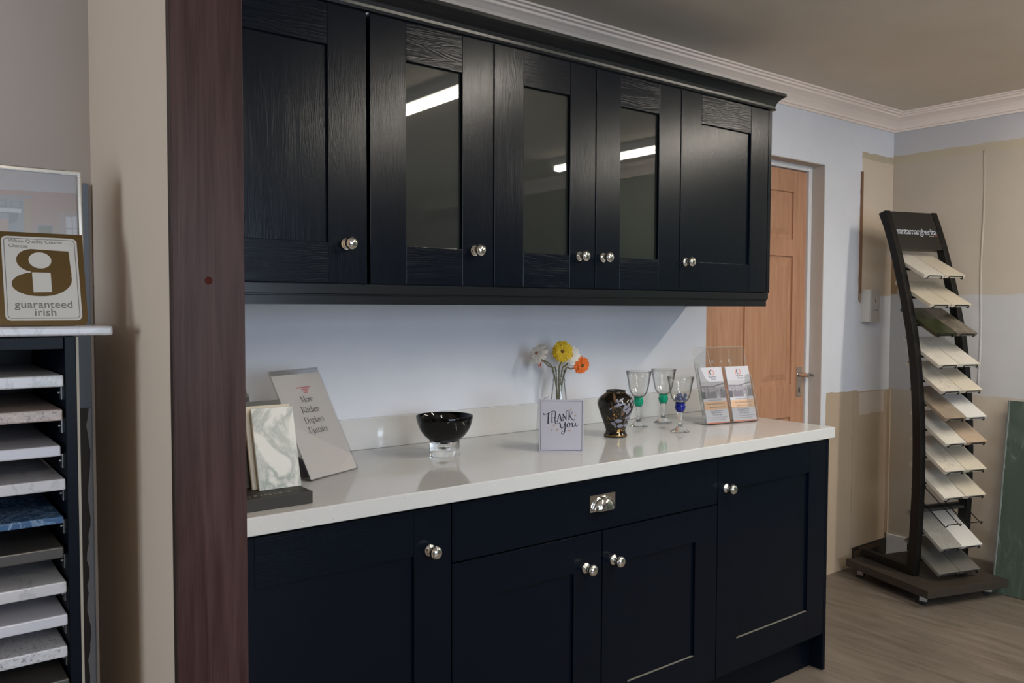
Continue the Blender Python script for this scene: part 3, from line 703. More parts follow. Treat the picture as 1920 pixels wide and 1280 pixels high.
M['st_slate'] = mat('slate_stone', (.045, .043, .040), .35)
lean_tile(-.372, -.2480, -.470, .199, .008, 'st_slate', 'dark grey tile with a pale vein behind the beige tile')
lean_tile(-.44, -.3135, -.447, .2075, .008, 'st_black', 'black tile standing behind the dark grey one')
lean_tile(-.44, -.3065, -.425, .2135, .007, 'st_slate', 'charcoal tile third from the back of the tile stand')
lean_tile(-.45, -.3035, -.405, .2225, .008, 'st_black', 'hindmost and tallest black tile in the tile stand')
# --- "More Kitchen Displays Upstairs" acrylic sign
ST_ = frame_from((-.147, -.363, ZW+.0012), (.186, .087, 0), (-.087/.2053*.14, .186/.2053*.14, .27))
sw, sh = .191, .304
e6 = empty('acrylic_sign', (-.06, -.33, ZW), 'leaning clear acrylic sign with a paper reading More Kitchen Displays Upstairs', 'sign')
b = MB(); b.box(0, sw, 0, sh, .0012, .0030, M['acrylic'], ST_); b.box(0, sw, 0, sh, -.0030, -.0012, M['acrylic'], ST_); b.box(0, sw, sh, sh+.002, -.0032, .0032, M['acrylic'], ST_)
bd = Vector((-.087, .186, 0)).normalized(); o0 = Vector((-.147, -.363, ZW)); xd = Vector((.186, .087, 0)).normalized()
fr = frame_from(o0, xd, bd)
b.box(0, sw, 0, .088, .0, .002, M['acrylic'], fr)
# back support: rises from the rear of the foot to the sheet
a0 = o0+bd*.088; top = ST_ @ Vector((0, .115, -.003)); up = (top-a0)
f2 = frame_from(a0, xd, up); b.box(0, sw, 0, up.length, -.001, .001, M['acrylic'], f2)
at_e(b.build('acrylic_holder', e6), e6)
b = MB(); b.box(.003, sw-.003, .003, sh-.012, -.0008, .0004, mat('sign_paper', (.56, .545, .545), .6), ST_); at_e(b.build('paper', e6), e6)
# serif lettering drawn with pen strokes; glyph units: x-height .62, cap 1
TK, TN = .13, .045
def ser(x, y, w=.24): return ([(x-w/2, y), (x+w/2, y)], .05)
GL = {
 'M': (.98, [([(.12, 0), (.14, .98)], TN), ([(.14, .98), (.46, .05)], TK), ([(.46, .05), (.80, .98)], TN), ([(.82, .98), (.82, 0)], TK), ser(.12, .02), ser(.82, .02, .3), ser(.1, .97), ser(.86, .97)]),
 'o': (.56, [([(.28, .62), (.08, .5), (.06, .31), (.10, .10), (.28, 0), (.46, .10), (.50, .31), (.46, .5), (.28, .62)], [TN, .10, TK, .10, TN, .10, TK, .10, TN])]),
 'r': (.42, [([(.14, .60), (.14, 0)], TK), ([(.14, .42), (.26, .58), (.38, .56)], [TN, .07, .11]), ser(.14, .02), ser(.08, .59, .15)]),
 'e': (.50, [([(.08, .36), (.46, .36), (.42, .54), (.27, .62), (.10, .5), (.06, .28), (.14, .06), (.30, 0), (.46, .12)], [TN, TN, .09, .05, .10, TK, .11, .06, TN])]),
 'K': (.80, [([(.16, .98), (.16, 0)], TK), ser(.16, .02, .3), ser(.16, .97, .3), ([(.20, .42), (.66, .96)], TN), ([(.32, .56), (.72, .02)], TK), ser(.70, .02, .24), ser(.64, .97, .24)]),
 'i': (.30, [([(.15, .60), (.15, 0)], TK), ser(.15, .02), ser(.09, .59, .15), ([(.15, .80), (.15, .92)], .13)]),
 't': (.36, [([(.16, .84), (.16, .12), (.24, .02), (.36, .08)], [.05, TK, .09, TN]), ([(.03, .60), (.34, .60)], .05)]),
 'c': (.48, [([(.44, .46), (.38, .60), (.24, .61), (.08, .48), (.06, .28), (.14, .06), (.30, 0), (.45, .12)], [.12, .07, .05, .10, TK, .10, .06, TN])]),
 'h': (.60, [([(.14, 1), (.14, 0)], TK), ser(.14, .02), ser(.08, .98, .14), ([(.14, .44), (.30, .60), (.44, .52), (.45, .3), (.45, 0)], [TN, .07, .10, TK, TK]), ser(.45, .02)]),
 'n': (.60, [([(.14, .60), (.14, 0)], TK), ser(.14, .02), ser(.08, .59, .14), ([(.14, .44), (.30, .60), (.44, .52), (.45, .3), (.45, 0)], [TN, .07, .10, TK, TK]), ser(.45, .02)]),
 'D': (.80, [([(.16, .98), (.16, 0)], TK), ([(.04, .97), (.36, .97), (.62, .86), (.72, .5), (.62, .12), (.36, .02), (.04, .02)], [TN, TN, .08, .15, .08, TN, TN])]),
 's': (.44, [([(.37, .48), (.30, .60), (.16, .60), (.08, .48), (.20, .34), (.36, .20), (.32, .03), (.16, .0), (.06, .14)], [.06, .06, .06, .09, .12, .09, .06, .06, .06])]),
 'p': (.58, [([(.14, .60), (.14, -.28)], TK), ser(.14, -.27), ser(.08, .59, .14), ([(.14, .48), (.30, .61), (.47, .48), (.50, .28), (.42, .05), (.26, 0), (.14, .08)], [TN, .06, .11, TK, .10, .05, TN])]),
 'l': (.30, [([(.15, 1), (.15, 0)], TK), ser(.15, .02), ser(.09, .98, .15)]),
 'a': (.50, [([(.10, .46), (.18, .59), (.33, .57), (.37, .44), (.37, .10), (.48, .04)], [.10, .05, .08, TK, TK, .05]), ([(.37, .36), (.14, .26), (.06, .12), (.16, 0), (.30, .04), (.37, .14)], [TN, .06, .12, .09, .05, TN])]),
 'y': (.58, [([(.08, .59), (.30, .04)], TK), ([(.48, .59), (.30, .04), (.20, -.22), (.06, -.24)], [TN, TN, .06, .10]), ser(.09, .59, .22), ser(.48, .59, .18)]),
 'U': (.80, [([(.16, .98), (.16, .26), (.28, .04), (.44, .01), (.58, .10), (.64, .30), (.64, .98)], [TK, TK, .11, .06, .05, TN, TN]), ser(.16, .97, .3), ser(.64, .97, .24)]),
}
def serif(mb, word, T, cx, y, h, width, m):
    tot = sum(GL[c][0] for c in word); s = width/(tot*h)
    x = cx-width/2
    for c in word:
        adv, strokes = GL[c]
        for pts, w in strokes:
            ww = [q*h for q in w] if isinstance(w, list) else w*h
            stroke(mb, [(x+px*h*s, y+py*h) for px, py in pts], T, ww, m, .0007)
        x += adv*h*s
b = MB()
serif(b, 'More', ST_, .1005, .2095, .0175, .047, M['ink_grey']); serif(b, 'Kitchen', ST_, .0990, .1800, .0175, .069, M['ink_grey'])
serif(b, 'Displays', ST_, .0987, .1505, .0175, .076, M['ink_grey']); serif(b, 'Upstairs', ST_, .0995, .1215, .0175, .074, M['ink_grey'])
at_e(b.build('lettering', e6), e6)
b = MB()
for k, (x0, x1, y) in enumerate(((.077, .134, .2520), (.094, .124, .2465), (.098, .119, .2415), (.101, .117, .2368))):
    x = x0
    while x < x1-.001:
        w = .0015+random.random()*.002; stroke(b, [(x, y), (min(x+w, x1), y)], ST_, .0034, M['ink_red'], .0007); x += w+.0009
o = at_e(b.build('logo', e6), e6); o['label'] = 'small red stepped logo'
# dark red patterned card lying in the foot of the acrylic sign
b = MB(); f3 = frame_from(o0+bd*.03+xd*.004+Vector((0, 0, .003)), xd, bd*.6+Vector((0, 0, .3))); b.box(0, .07, 0, .085, 0, .0015, mat('dark_red_card', (.05, .008, .012), .4), f3)
tag(b.build('red_card'), 'dark red card tucked in behind the leaning acrylic sign', 'card')

# --- footed bowl
e7 = empty('footed_bowl', (.331, -.248, ZW), 'black glass bowl on a thick clear glass foot', 'bowl')
b = MB(); b.lathe([(0, .031), (.014, .0315), (.030, .0365), (.045, .0455), (.060, .059), (.0715, .074), (.0795, .091), (.084, .107), (.0855, .1185), (.0850, .1195), (.0838, .1185), (.0822, .107), (.0775, .092), (.0695, .076), (.058, .0615), (.043, .0495), (.028, .0415), (0, .038)], M['black_glass'], seg=64); b.build('bowl', e7)
b = MB(); b.lathe([(0, 0), (.0435, 0), (.0448, .0015), (.0448, .0445), (.0440, .0450), (.030, .0362), (.014, .0312), (0, .0306)], M['glass'], seg=48); b.build('foot', e7)
b = MB(); b.lathe([(0, .0195), (.009, .0205), (.0165, .0235), (.0165, .0245), (.009, .0265), (0, .0270)][::-1], M['chrome'], seg=32)
o = b.build('bubble', e7); o['label'] = 'flat silvery air bubble in the foot'; o.scale = (.95, .95, .75); o.location = (0, 0, .004)

# --- thank you card
CT = frame_from((.593, -.375, ZW), (.103, -.088, 0), (0, 0, 1))
cw, ch = .1355, .1615
e8 = empty('thank_you_card', (.645, -.42, ZW), 'folded white greeting card reading Thank you, standing in front of the flowers', 'greeting card')
b = MB(); b.box(0, cw, 0, ch, -.0006, 0, M['paper'], CT)
CB = frame_from((.593, -.375, ZW), (.80, .60, 0), (0, 0, 1)); b.box(.0015, cw, 0, ch, -.0012, -.0007, M['paper'], CB); b.box(.006, cw-.004, ch-.0052, ch-.0040, -.0007, -.0005, M['ink'], CB); at_e(b.build('card', e8), e8)
b = MB(); 
ring(b, [(.0040, .0045), (cw-.0045, .0045), (cw-.0045, ch-.0042), (.0040, ch-.0042)], [(.0052, .0057), (cw-.0057, .0057), (cw-.0057, ch-.0054), (.0052, ch-.0054)], CT, M['ink'], .0003)
z = lambda x, y: ((x-99)/723*cw, (1108-y)/855*ch)
def ps(pts, w): stroke(b, [z(*q) for q in pts], CT, [k/723*cw for k in w] if isinstance(w, list) else w/723*cw, M['ink'])
ps([(176, 478), (168, 496), (190, 500), (240, 482), (300, 447), (345, 443), (366, 458), (356, 472)], [16, 12, 9, 9, 10, 10, 12, 10])
ps([(250, 470), (242, 640)], [22, 20]); ps([(228, 644), (264, 638)], 8)
ps([(306, 480), (308, 622)], [12, 16]); ps([(290, 482), (322, 476)], 7); ps([(294, 626), (324, 622)], 7)
ps([(362, 470), (357, 590), (366, 640), (386, 650), (399, 632)], [12, 14, 12, 9, 10]); ps([(306, 556), (360, 543)], 8)
ps([(390, 610), (430, 484)], 9); ps([(430, 482), (462, 600)], 17); ps([(404, 562), (452, 550)], 7); ps([(378, 612), (404, 608)], 7); ps([(448, 602), (476, 597)], 7)
ps([(487, 598), (486, 488)], 9); ps([(486, 486), (538, 578)], 17); ps([(538, 580), (538, 470), (548, 434), (566, 426), (577, 436)], [8, 8, 8, 8, 10]); ps([(474, 600), (500, 596)], 7); ps([(472, 488), (492, 484)], 7)
ps([(588, 440), (584, 580)], [16, 16]); ps([(572, 582), (598, 578)], 7); ps([(648, 444), (622, 480), (592, 520)], 8); ps([(594, 518), (622, 555), (646, 586), (664, 586), (676, 564)], [14, 16, 12, 9, 9])
ps([(418, 638), (436, 636), (446, 668), (452, 706), (474, 716), (500, 690), (520, 622)], [8, 16, 18, 16, 10, 8, 8])
ps([(521, 618), (520, 720), (510, 785), (484, 814), (464, 804), (470, 778), (505, 762), (556, 762)], [16, 18, 12, 8, 10, 8, 7, 6])
ps([(578, 630), (556, 650), (550, 680), (566, 702), (590, 694), (602, 664), (594, 636), (578, 630), (610, 640)], [8, 14, 16, 12, 8, 12, 12, 8, 7])
ps([(620, 640), (636, 634), (640, 660), (642, 688), (660, 692), (680, 668), (688, 630)], [8, 15, 16, 14, 9, 8, 8]); ps([(690, 628), (690, 668), (706, 684), (722, 674), (730, 656)], [16, 14, 10, 8, 8])
o = at_e(b.build('lettering', e8), e8); o['label'] = 'dark border line and hand-lettered Thank you'
for sx_, sy_, r in ((612, 416, 20), (688, 512, 26), (340, 674, 24), (300, 755, 12), (396, 746, 28), (592, 755, 24)):
    b = MB()
    for k in range(5):
        a = pi/2+k*2*pi/5+.2; stroke(b, [z(sx_, sy_), z(sx_+r*math.cos(a), sy_-r*math.sin(a))], CT, 5/723*cw, M['gold'], .0005)
    o = at_e(b.build('star', e8), e8); o['label'] = 'small gold star'

# --- bud vase and gerberas
VX, VY = .915, -.095
b = MB(); pr = [(0, .002), (.034, .002), (.0355, .006), (.036, .02), (.034, .06), (.0305, .100), (.0265, .135), (.0225, .165), (.0212, .180), (.0238, .1815), (.0238, .1845), (.0212, .186), (.0205, .195), (.0218, .206), (.0268, .2185)]
b.lathe(pr+[(r-.0016, zz) for r, zz in pr[::-1] if r > .002], M['glass_thin'], seg=40)
b.tube([(.0262*math.cos(2*pi*i/40), .0262*math.sin(2*pi*i/40), .2188) for i in range(40)], .0012, M['glass_thin'], 8, closed=True)
tag(b.build('bud_vase', loc=(VX, VY, ZW)), 'clear glass bud vase behind the thank you card', 'vase')
pet = {'yellow': mat('yellow_petals', (.68, .46, .008), .55), 'orange': mat('orange_petals', (.80, .16, .012), .55), 'white': mat('white_petals', (.86, .83, .77), .7)}
cen = {'yellow': mat('brown_flower_centre', (.16, .07, .01), .7), 'orange': mat('olive_flower_centre', (.13, .065, .012), .7), 'white': mat('pinkish_flower_centre', (.42, .16, .09), .7)}
M['stem'] = mat('olive_stem', (.13, .13, .075), .6)
def gerbera(color, pos, nrm, r, root, label):
    rnd = random.Random(label)
    e = empty('gerbera', (VX, VY, ZW+.01), label, 'flower', 0, 'gerberas in the bud vase'); off = Vector(e.location)
    c = Vector(pos)-off; n = Vector(nrm).normalized(); x = n.cross(Vector((0, 0, 1))).normalized(); y = n.cross(x)
    T = Matrix(((x.x, y.x, n.x, c.x), (x.y, y.y, n.y, c.y), (x.z, y.z, n.z, c.z), (0, 0, 0, 1)))
    b = MB()
    for layer, (cnt, rr, lift, tilt) in enumerate(((19, 1.0, -.002, .05), (17, .92, .001, .14), (13, .62, .003, .30))):
        for k in range(cnt):
            a = 2*pi*k/cnt+layer*.17+rnd.uniform(-.07, .07); L_ = r*rr*rnd.uniform(.90, 1.06); w = r*.155*rnd.uniform(.85, 1.15); tl = tilt+rnd.uniform(-.09, .09)
            ca, sa = math.cos(a), math.sin(a); vs = []
            prof_ = [(.12, .35), (.35, .8), (.65, 1.0), (.86, .85), (.97, .42)]
            for t, ww in prof_:
                zz = lift+L_*t*tl-L_*.22*t*t; q = L_*t
                for s_ in (-1, 0, 1): vs.append(T @ Vector((ca*q-sa*w*ww*s_, sa*q+ca*w*ww*s_, zz+(0 if s_ else -.0011))))
            vs.append(T @ Vector((ca*L_, sa*L_, lift+L_*tl-L_*.24)))
            fs = []
            for i in range(4):
                for j in (0, 1): fs.append((3*i+j, 3*i+j+1, 3*i+j+4, 3*i+j+3))
            fs += [(12, 13, 15), (13, 14, 15)]
            b.add(vs, fs, pet[color], False)
    b.build('petals', e)
    b = MB(); b.lathe([(0, .0055), (.003, .006), (.0055, .0055), (.0075, .003), (.008, 0)], cen[color], T, 20); b.build('centre', e)
    b = MB(); b.lathe([(.0022, -.014), (.006, -.009), (.009, -.004), (.007, -.001), (0, -.001)], M['stem'], T, 14)
    back = c-n*.012; rt = Vector(root)-off; neck = Vector((rt.x*-.35+ (c.x)*.17, rt.y*-.35+c.y*.17, .200))
    P = []
    p1 = back-n*.02+Vector((0, 0, -.01)); mid = (neck+p1)/2+Vector((0, 0, .002))
    ctrl = [rt, neck, mid, p1, back]
    for i in range(len(ctrl)-1):
        q0 = ctrl[max(i-1, 0)]; q1 = ctrl[i]; q2 = ctrl[i+1]; q3 = ctrl[min(i+2, len(ctrl)-1)]
        for j in range(6):
            t = j/6; P.append(.5*((2*q1)+(q2-q0)*t+(2*q0-5*q1+4*q2-q3)*t*t+(-q0+3*q1-3*q2+q3)*t**3))
    P.append(ctrl[-1]); b.tube(P, .0027, M['stem'], 8); b.build('stem', e)
rz = ZW+.012
gerbera('yellow', (.905, -.125, 1.208), (-.62, -.75, .10), .0385, (VX+.010, VY+.004, rz), 'large yellow gerbera facing forward in the middle of the bud vase')
gerbera('white', (.806, -.105, 1.203), (-.86, -.10, .45), .040, (VX+.016, VY-.002, rz), 'white gerbera seen from the side at the left of the bunch')
gerbera('orange', (.838, -.080, 1.181), (-.6, .55, .1), .030, (VX+.004, VY+.014, rz), 'orange gerbera half hidden behind the yellow one at left')
gerbera('white', (.968, -.100, 1.192), (-.55, -.75, .25), .035, (VX-.012, VY-.004, rz), 'white gerbera with pinkish centre between the yellow and the orange')
gerbera('orange', (1.008, -.115, 1.154), (-.25, -.92, -.12), .0335, (VX-.016, VY+.004, rz), 'orange gerbera drooping at the right of the bunch')

# --- painted black vase
vp = [(0, 0), (.0385, 0), (.0398, .003), (.0395, .008), (.0355, .013), (.0335, .019), (.0345, .027), (.040, .043), (.047, .063), (.0545, .083), (.060, .099), (.0630, .113), (.0615, .124), (.055, .135), (.043, .145), (.0345, .1505), (.0325, .153), (.0330, .157), (.0345, .1595)]
e9 = empty('black_vase', (.998, -.297, ZW), 'black glazed vase painted with grey leaves and gold berries', 'vase')
M['glaze'] = mat('black_glaze', (.010, .008, .006), .08)
b = MB(); b.lathe(vp+[(.0325, .1600), (.0300, .157), (.0295, .150), (.040, .14), (.055, .12), (.055, .1), (.04, .05), (0, .02)], M['glaze'], seg=64); b.build('body', e9)
def vr(zz):
    for (r0, z0), (r1, z1) in zip(vp[1:], vp[2:]):
        if z0 <= zz <= z1: return r0+(r1-r0)*(zz-z0)/max(z1-z0, 1e-6)
    return .033
CA = math.radians(225.1)
def vpix(x, y, lift=.0005):  # zoom-measured position on the visible side of the vase
    zz = (882-y)/8.727/545/.975; r = vr(max(.002, min(.159, zz)))
    s = max(-.98, min(.98, (x-1340)/8.727/545/r)); a = CA+math.asin(s); r += lift
    return Vector((r*math.cos(a), r*math.sin(a), zz))
def leaf(mb, x, y, l, w, ang, m, lift=.0006):
    n = 8; pts = []; c, s = math.cos(math.radians(ang)), math.sin(math.radians(ang))
    top = []; bot = []; midl = []
    for i in range(n+1):
        t = i/n; ww = w*math.sin(pi*t**.8)**.8*.5 if 0 < t < 1 else 0; u = l*(t-.5)
        top.append((x+u*c-ww*s, y-(u*s+ww*c))); bot.append((x+u*c+ww*s, y-(u*s-ww*c))); midl.append((x+u*c, y-u*s))
    vs = [vpix(*q, lift) for q in top]+[vpix(*q, lift+.0002) for q in midl]+[vpix(*q, lift) for q in bot]; k = n+1
    mb.add(vs, [(i, i+1, k+i+1, k+i) for i in range(n)]+[(k+i, k+i+1, 2*k+i+1, 2*k+i) for i in range(n)], m, True)
lg = mat('grey_lilac_enamel', (.20, .205, .265), .35); ld = mat('bronze_enamel', (.13, .075, .045), .3); gd = mat('gilding', (.55, .33, .10), .25, .8)
b = MB()
for x, y, l, w, a in ((1370, 290, 80, 34, -60), (1430, 270, 95, 36, 35), (1400, 345, 130, 40, 10), (1350, 370, 80, 30, -8), (1470, 330, 90, 34, -35), (1590, 290, 60, 34, 60), (1500, 385, 85, 60, 25), (1545, 350, 60, 40, 70), (1530, 450, 100, 55, 65), (1605, 350, 55, 26, 80),
                      (1575, 520, 100, 45, 60), (1525, 560, 90, 40, 20), (1385, 605, 130, 62, 5), (1310, 655, 90, 50, -30), (1415, 690, 110, 62, 10), (1500, 680, 70, 40, 70), (1335, 700, 50, 22, -45), (1265, 410, 60, 22, 40), (1480, 440, 80, 34, -50), (1560, 420, 70, 40, -70), (1540, 610, 60, 34, -60)):
    leaf(b, x, y, l, w, a, lg)
o = b.build('painted_leaves', e9); o['label'] = 'grey lilac painted leaves'
for x, y, l, w, a in ((1325, 250, 150, 48, -75), (1460, 480, 110, 40, 60), (1300, 440, 90, 20, -85)): 
    b = MB(); leaf(b, x, y, l, w, a, ld, .0004); o = b.build('painted_branch', e9); o['label'] = 'bronze painted leaf'
b = MB()
for x, y in ((1320, 488), (1352, 492), (1385, 498), (1312, 510), (1345, 520), (1358, 538), (1325, 535), (1310, 560), (1320, 578), (1300, 565), (1210, 590), (1240, 588), (1270, 592), (1270, 560)):
    b.lathe([(.0017, 0), (.0014, .0008), (0, .0012)], gd, Matrix.Translation(vpix(x, y, .0002)) @ Matrix.Rotation(math.radians(225), 4, 'Z') @ Matrix.Rotation(pi/2, 4, 'Y'), 10)
def gl_(pts, r=.00045): b.tube([vpix(x, y, .0006) for x, y in pts], r, gd, 6)
gl_([(1210, 380), (1270, 380), (1300, 390), (1350, 430), (1390, 480)]); gl_([(1170, 490), (1220, 550), (1270, 600)]); gl_([(1200, 655), (1260, 645), (1310, 650)]); gl_([(1265, 310), (1290, 370), (1340, 400)]); gl_([(1400, 380), (1440, 405), (1420, 440)])
gl_([(1480, 322), (1560, 322), (1610, 312)]); gl_([(1430, 560), (1490, 570), (1500, 620)]); gl_([(1330, 780), (1335, 740), (1350, 700)])
for x, y in ((1380, 770), (1400, 785), (1372, 790), (1430, 765), (1470, 770), (1440, 745), (1395, 760)): leaf(b, x, y, 34, 16, (x*7) % 180, gd)
for zz, rr in ((.0062, .0399), (.1525, .0328), (.0085, .0394)):
    b.tube([((rr+.0001)*math.cos(2*pi*i/48), (rr+.0001)*math.sin(2*pi*i/48), zz) for i in range(48)], .0006, gd, 6, closed=True)
o = b.build('gilding', e9); o['label'] = 'gold berries, twigs and rings'

# --- stemmed glasses
def goblet(x, y, h, knot, label):
    k = h/.206; e = empty('stemmed_glass', (x, y, ZW), label, 'glass', 0, 'stemmed glasses on the worktop')
    out = [(.0165, .1105), (.024, .115), (.0315, .127), (.0362, .143), (.0395, .162), (.0428, .182), (.0478, .206)]
    b = MB(); b.lathe([(0, .110*k)]+[(r, z_*k) for r, z_ in out]+[(r-.0011, z_*k) for r, z_ in out[::-1]]+[(0, .1125*k)], M['glass_thin'], seg=40)
    b.tube([(.0474*math.cos(2*pi*i/40), .0474*math.sin(2*pi*i/40), .206*k) for i in range(40)], .0008, M['glass_thin'], 6, closed=True); b.build('bowl', e)
    b = MB(); b.lathe([(0, .0748*k), (.0125, .0752*k), (.0158, .0815*k), (.0184, .089*k), (.0188, .094*k), (.0182, .0985*k), (.0160, .0995*k), (.0160, .1010*k), (.0176, .1025*k), (.0172, .1095*k), (0, .1098*k)], M[knot], seg=32); o = b.build('knot', e); o['label'] = 'coloured glass knot below the bowl'
    b = MB(); b.lathe([(0, .0745*k), (.0125, .0743*k), (.0085, .064*k), (.0062, .050*k), (.0055, .036*k), (.0065, .028*k), (.010, .022*k), (.018, .013*k), (.028, .006*k), (.0335, .003*k), (.034, .001), (.030, .0003), (0, .0003)][::-1], M['glass'], seg=32); b.build('stem', e)
    return e
goblet(1.239, -.175, .206, 'green_glass', 'stemmed clear glass with a green knot, right beside the black vase')
goblet(1.389, -.162, .206, 'green_glass', 'stemmed clear glass with a green knot, the one further right and back')
goblet(1.262, -.356, .196, 'blue_glass', 'stemmed clear glass with a cobalt blue knot and beads in its bowl')
k = 0
for (dx, dy, dz, r) in ((-.013, -.011, .0, .0085), (.006, -.016, .0, .0085), (.0165, -.002, .0, .0085), (.003, .012, .0, .0085), (-.014, .008, .0, .008), (-.001, -.001, .011, .0085), (.0155, -.014, .0125, .0075), (-.017, -.003, .0135, .0075), (.014, .011, .0125, .0075)):
    b = MB(); rr = r*.88; b.lathe([(rr*math.sin(pi*i/8), -rr*math.cos(pi*i/8)) for i in range(9)], M['blue_bead'], seg=14)
    tag(b.build('glass_bead', loc=(1.262+dx*.85, -.356+dy*.85, ZW+.1175+dz)), 'slate blue bead lying in the bowl of the blue-knotted glass', 'bead', 'beads in the blue-knotted glass')

# --- leaflet holder and leaflets
HT = frame_from((1.475, -.312, ZW+.0035), (.24, -.04, 0), (0, .075, .285))
e10 = empty('leaflet_holder', (1.59, -.30, ZW), 'clear acrylic leaflet holder at the right end of the worktop', 'leaflet holder')
A = M['acrylic']; AE = mat('acrylic_edge', (.60, .60, .58), .15, Alpha=.55); b = MB()
bp = rrect(-.012, .2505, 0, .297, .018); vs = [HT @ Vector((x, y, -.0130)) for x, y in bp]+[HT @ Vector((x, y, -.0105)) for x, y in bp]; n = len(bp)
b.add(vs, [tuple(range(n))[::-1], tuple(range(n, 2*n))]+[(i, (i+1) % n, n+(i+1) % n, n+i) for i in range(n)], A)
fp = [(-.012, 0), (.2505, 0), (.2505, .170)]+[(.2505-.012*math.sin(a)-.012*0, .170+.012*(1-math.cos(a))) for a in (.5, 1.0, 1.5)]+[(.226, .182), (.219, .172), (.214, .07), (.207, .058), (.13, .055), (.052, .058), (.030, .17), (.010, .20), (-.006, .235), (-.012, .24)]
fp = [(-.012, 0), (.2505, 0), (.2505, .175), (.247, .181), (.226, .182), (.219, .172), (.214, .063), (.205, .055), (.125, .055), (.115, .063), (.108, .150), (.100, .158), (.030, .160), (.014, .172), (.000, .205), (-.010, .235), (-.012, .24)]
n = len(fp); vs = [HT @ Vector((x, y, .0055)) for x, y in fp]+[HT @ Vector((x, y, .0075)) for x, y in fp]
b.add(vs, [tuple(range(n))[::-1], tuple(range(n, 2*n))]+[(i, (i+1) % n, n+(i+1) % n, n+i) for i in range(n)], A)
b.tube([HT @ Vector((x, y, -.0117)) for x, y in bp[:-1]], .0010, AE, 6, closed=True); b.tube([HT @ Vector((x, y, .0068)) for x, y in fp], .0009, AE, 6, closed=True)
b.box(-.014, -.012, 0, .235, -.013, .0075, A, HT); b.box(.2505, .2525, 0, .175, -.013, .0075, A, HT); b.box(-.012, .2505, -.002, 0, -.013, .0075, A, HT)
hb = frame_from((1.475-.012, -.312, ZW), (.24, -.04, 0), (.04, .24, 0)); b.box(0, .262, .0, .080, 0, .0022, A, hb)
b.tube([HT @ Vector((x, y, -.0100)) for x, y in ((.062, .285), (.064, .235), (.070, .222), (.085, .218), (.160, .218), (.168, .224), (.170, .285))], .0010, AE, 6)
text_mesh(b, 'K d R', HT @ Matrix.Translation((.071, .235, -.0102)), .016, AE, sx=1.5, spacing=1.9)
at_e(b.build('acrylic_holder', e10), e10)
lw_ = mat('leaflet_paper', (.54, .55, .62), .5); lo_ = mat('leaflet_salmon', (.60, .40, .27), .5); lk = mat('leaflet_navy_ink', (.03, .035, .06), .5); lr = mat('leaflet_orange', (.72, .14, .05), .5)
lg1, lg2, lg3, lg4 = (mat('photo_grey_%d' % i, c, .5) for i, c in enumerate(((.20, .19, .23), (.33, .32, .37), (.10, .095, .115), (.47, .47, .52))))
def leaflet(x0, x1, label):
    e = empty('leaflet', tuple(HT @ Vector(((x0+x1)/2, .0, 0))), label, 'leaflet', 0, 'leaflets in the acrylic holder'); w = x1-x0; s = w/.117; H = .2165
    T = HT @ Matrix.Translation((x0, 0, 0))
    b = MB(); b.box(0, w, 0, H, -.0035, .0005, lw_, T); at_e(b.build('paper', e), e)
    b = MB()
    def q(x, y, X, Y, m, l=.0006): flat(b, [(x*w, y), (X*w, y), (X*w, Y), (x*w, Y)], T, m, l, .0001)
    q(0, .095, 1, .161, lg2); q(0, .139, 1, .161, lg4, .0007); flat(b, [(0, .139), (.45*w, .138), (w, .150), (w, .155), (.45*w, .143), (0, .145)], T, lg1, .0008, .0001)
    q(0, .095, .14, .122, lg3, .0008); q(.18, .098, .60, .121, lg1, .0008); q(.62, .096, .72, .105, lg4, .0008); q(.78, .098, 1, .128, lg1, .0008)
    rn = random.Random(3)
    for i in range(26): x = rn.uniform(.05, .93); y = rn.uniform(.118, .137); q(x, y, x+rn.uniform(.02, .05), y+rn.uniform(.002, .007), rn.choice((lg3, lg4, lg1, lg4)), .0009)
    o = at_e(b.build('photo', e), e); o['label'] = 'grey photograph of a kitchen'
    b = MB(); q(0, .053, 1, .0845, lo_); q(0, 0, 1, .0042, lr)
    o = at_e(b.build('colour_bands', e), e); o['label'] = 'salmon and orange bands'
    b = MB(); cx = .52*w
    stroke(b, [(cx-.0125, .186), (cx-.0125, .206)], T, .0028, lr); stroke(b, [(cx-.0015, .207), (cx-.0085, .1962)], T, .0034, lk); stroke(b, [(cx-.0085, .1962), (cx-.0015, .1855)], T, .0034, lk)
    [stroke(b, q_, T, .0026, lr) for q_ in ([(cx+.0015, .2055), (cx+.0085, .2055)], [(cx+.0078, .2062), (cx+.0128, .2005)], [(cx+.0125, .2015), (cx+.0125, .1910)], [(cx+.0128, .1920), (cx+.0078, .1858)], [(cx+.0085, .1865), (cx+.0015, .1865)])]
    o = at_e(b.build('logo', e), e); o['label'] = 'orange and navy logo of angular letters'
    b = MB()
    def tx(t, y, size, x=.5, sh=0): text_mesh(b, t, T @ Matrix.Translation((x*w, y, .0004)), size, lk, 'CENTER', shear=sh, extrude=.00005)
    tx('Kitchens', .1765, .0100, .56); tx('Direct', .1665, .0100, .58)
    tx('Fully Fitted Kitchens & Bedrooms', .0875, .0052, .5)
    tx('Design, Manufacture & Fitting of', .0730, .0066, .5, .35); tx('Modern Furniture & Interiors', .0600, .0066, .55, .35)
    for t, y in (('Unit 6, Magna Business Park', .0455), ('Magna Drive, Dublin 24', .0385)): tx(t, y, .0056)
    tx('Tel: 01 403 7008', .0300, .0070)
    for y, a, c in ((.0215, .08, .94), (.0135, .2, .82)):
        x = a
        while x < c-.02: dx_ = random.uniform(.02, .05); q(x, y, min(x+dx_, c), y+.0016, lg1, .0006); x += dx_+.008
    at_e(b.build('lettering', e), e)
leaflet(-.0085, .1085, 'left-hand leaflet in the clear holder, in front of the white wall edge')
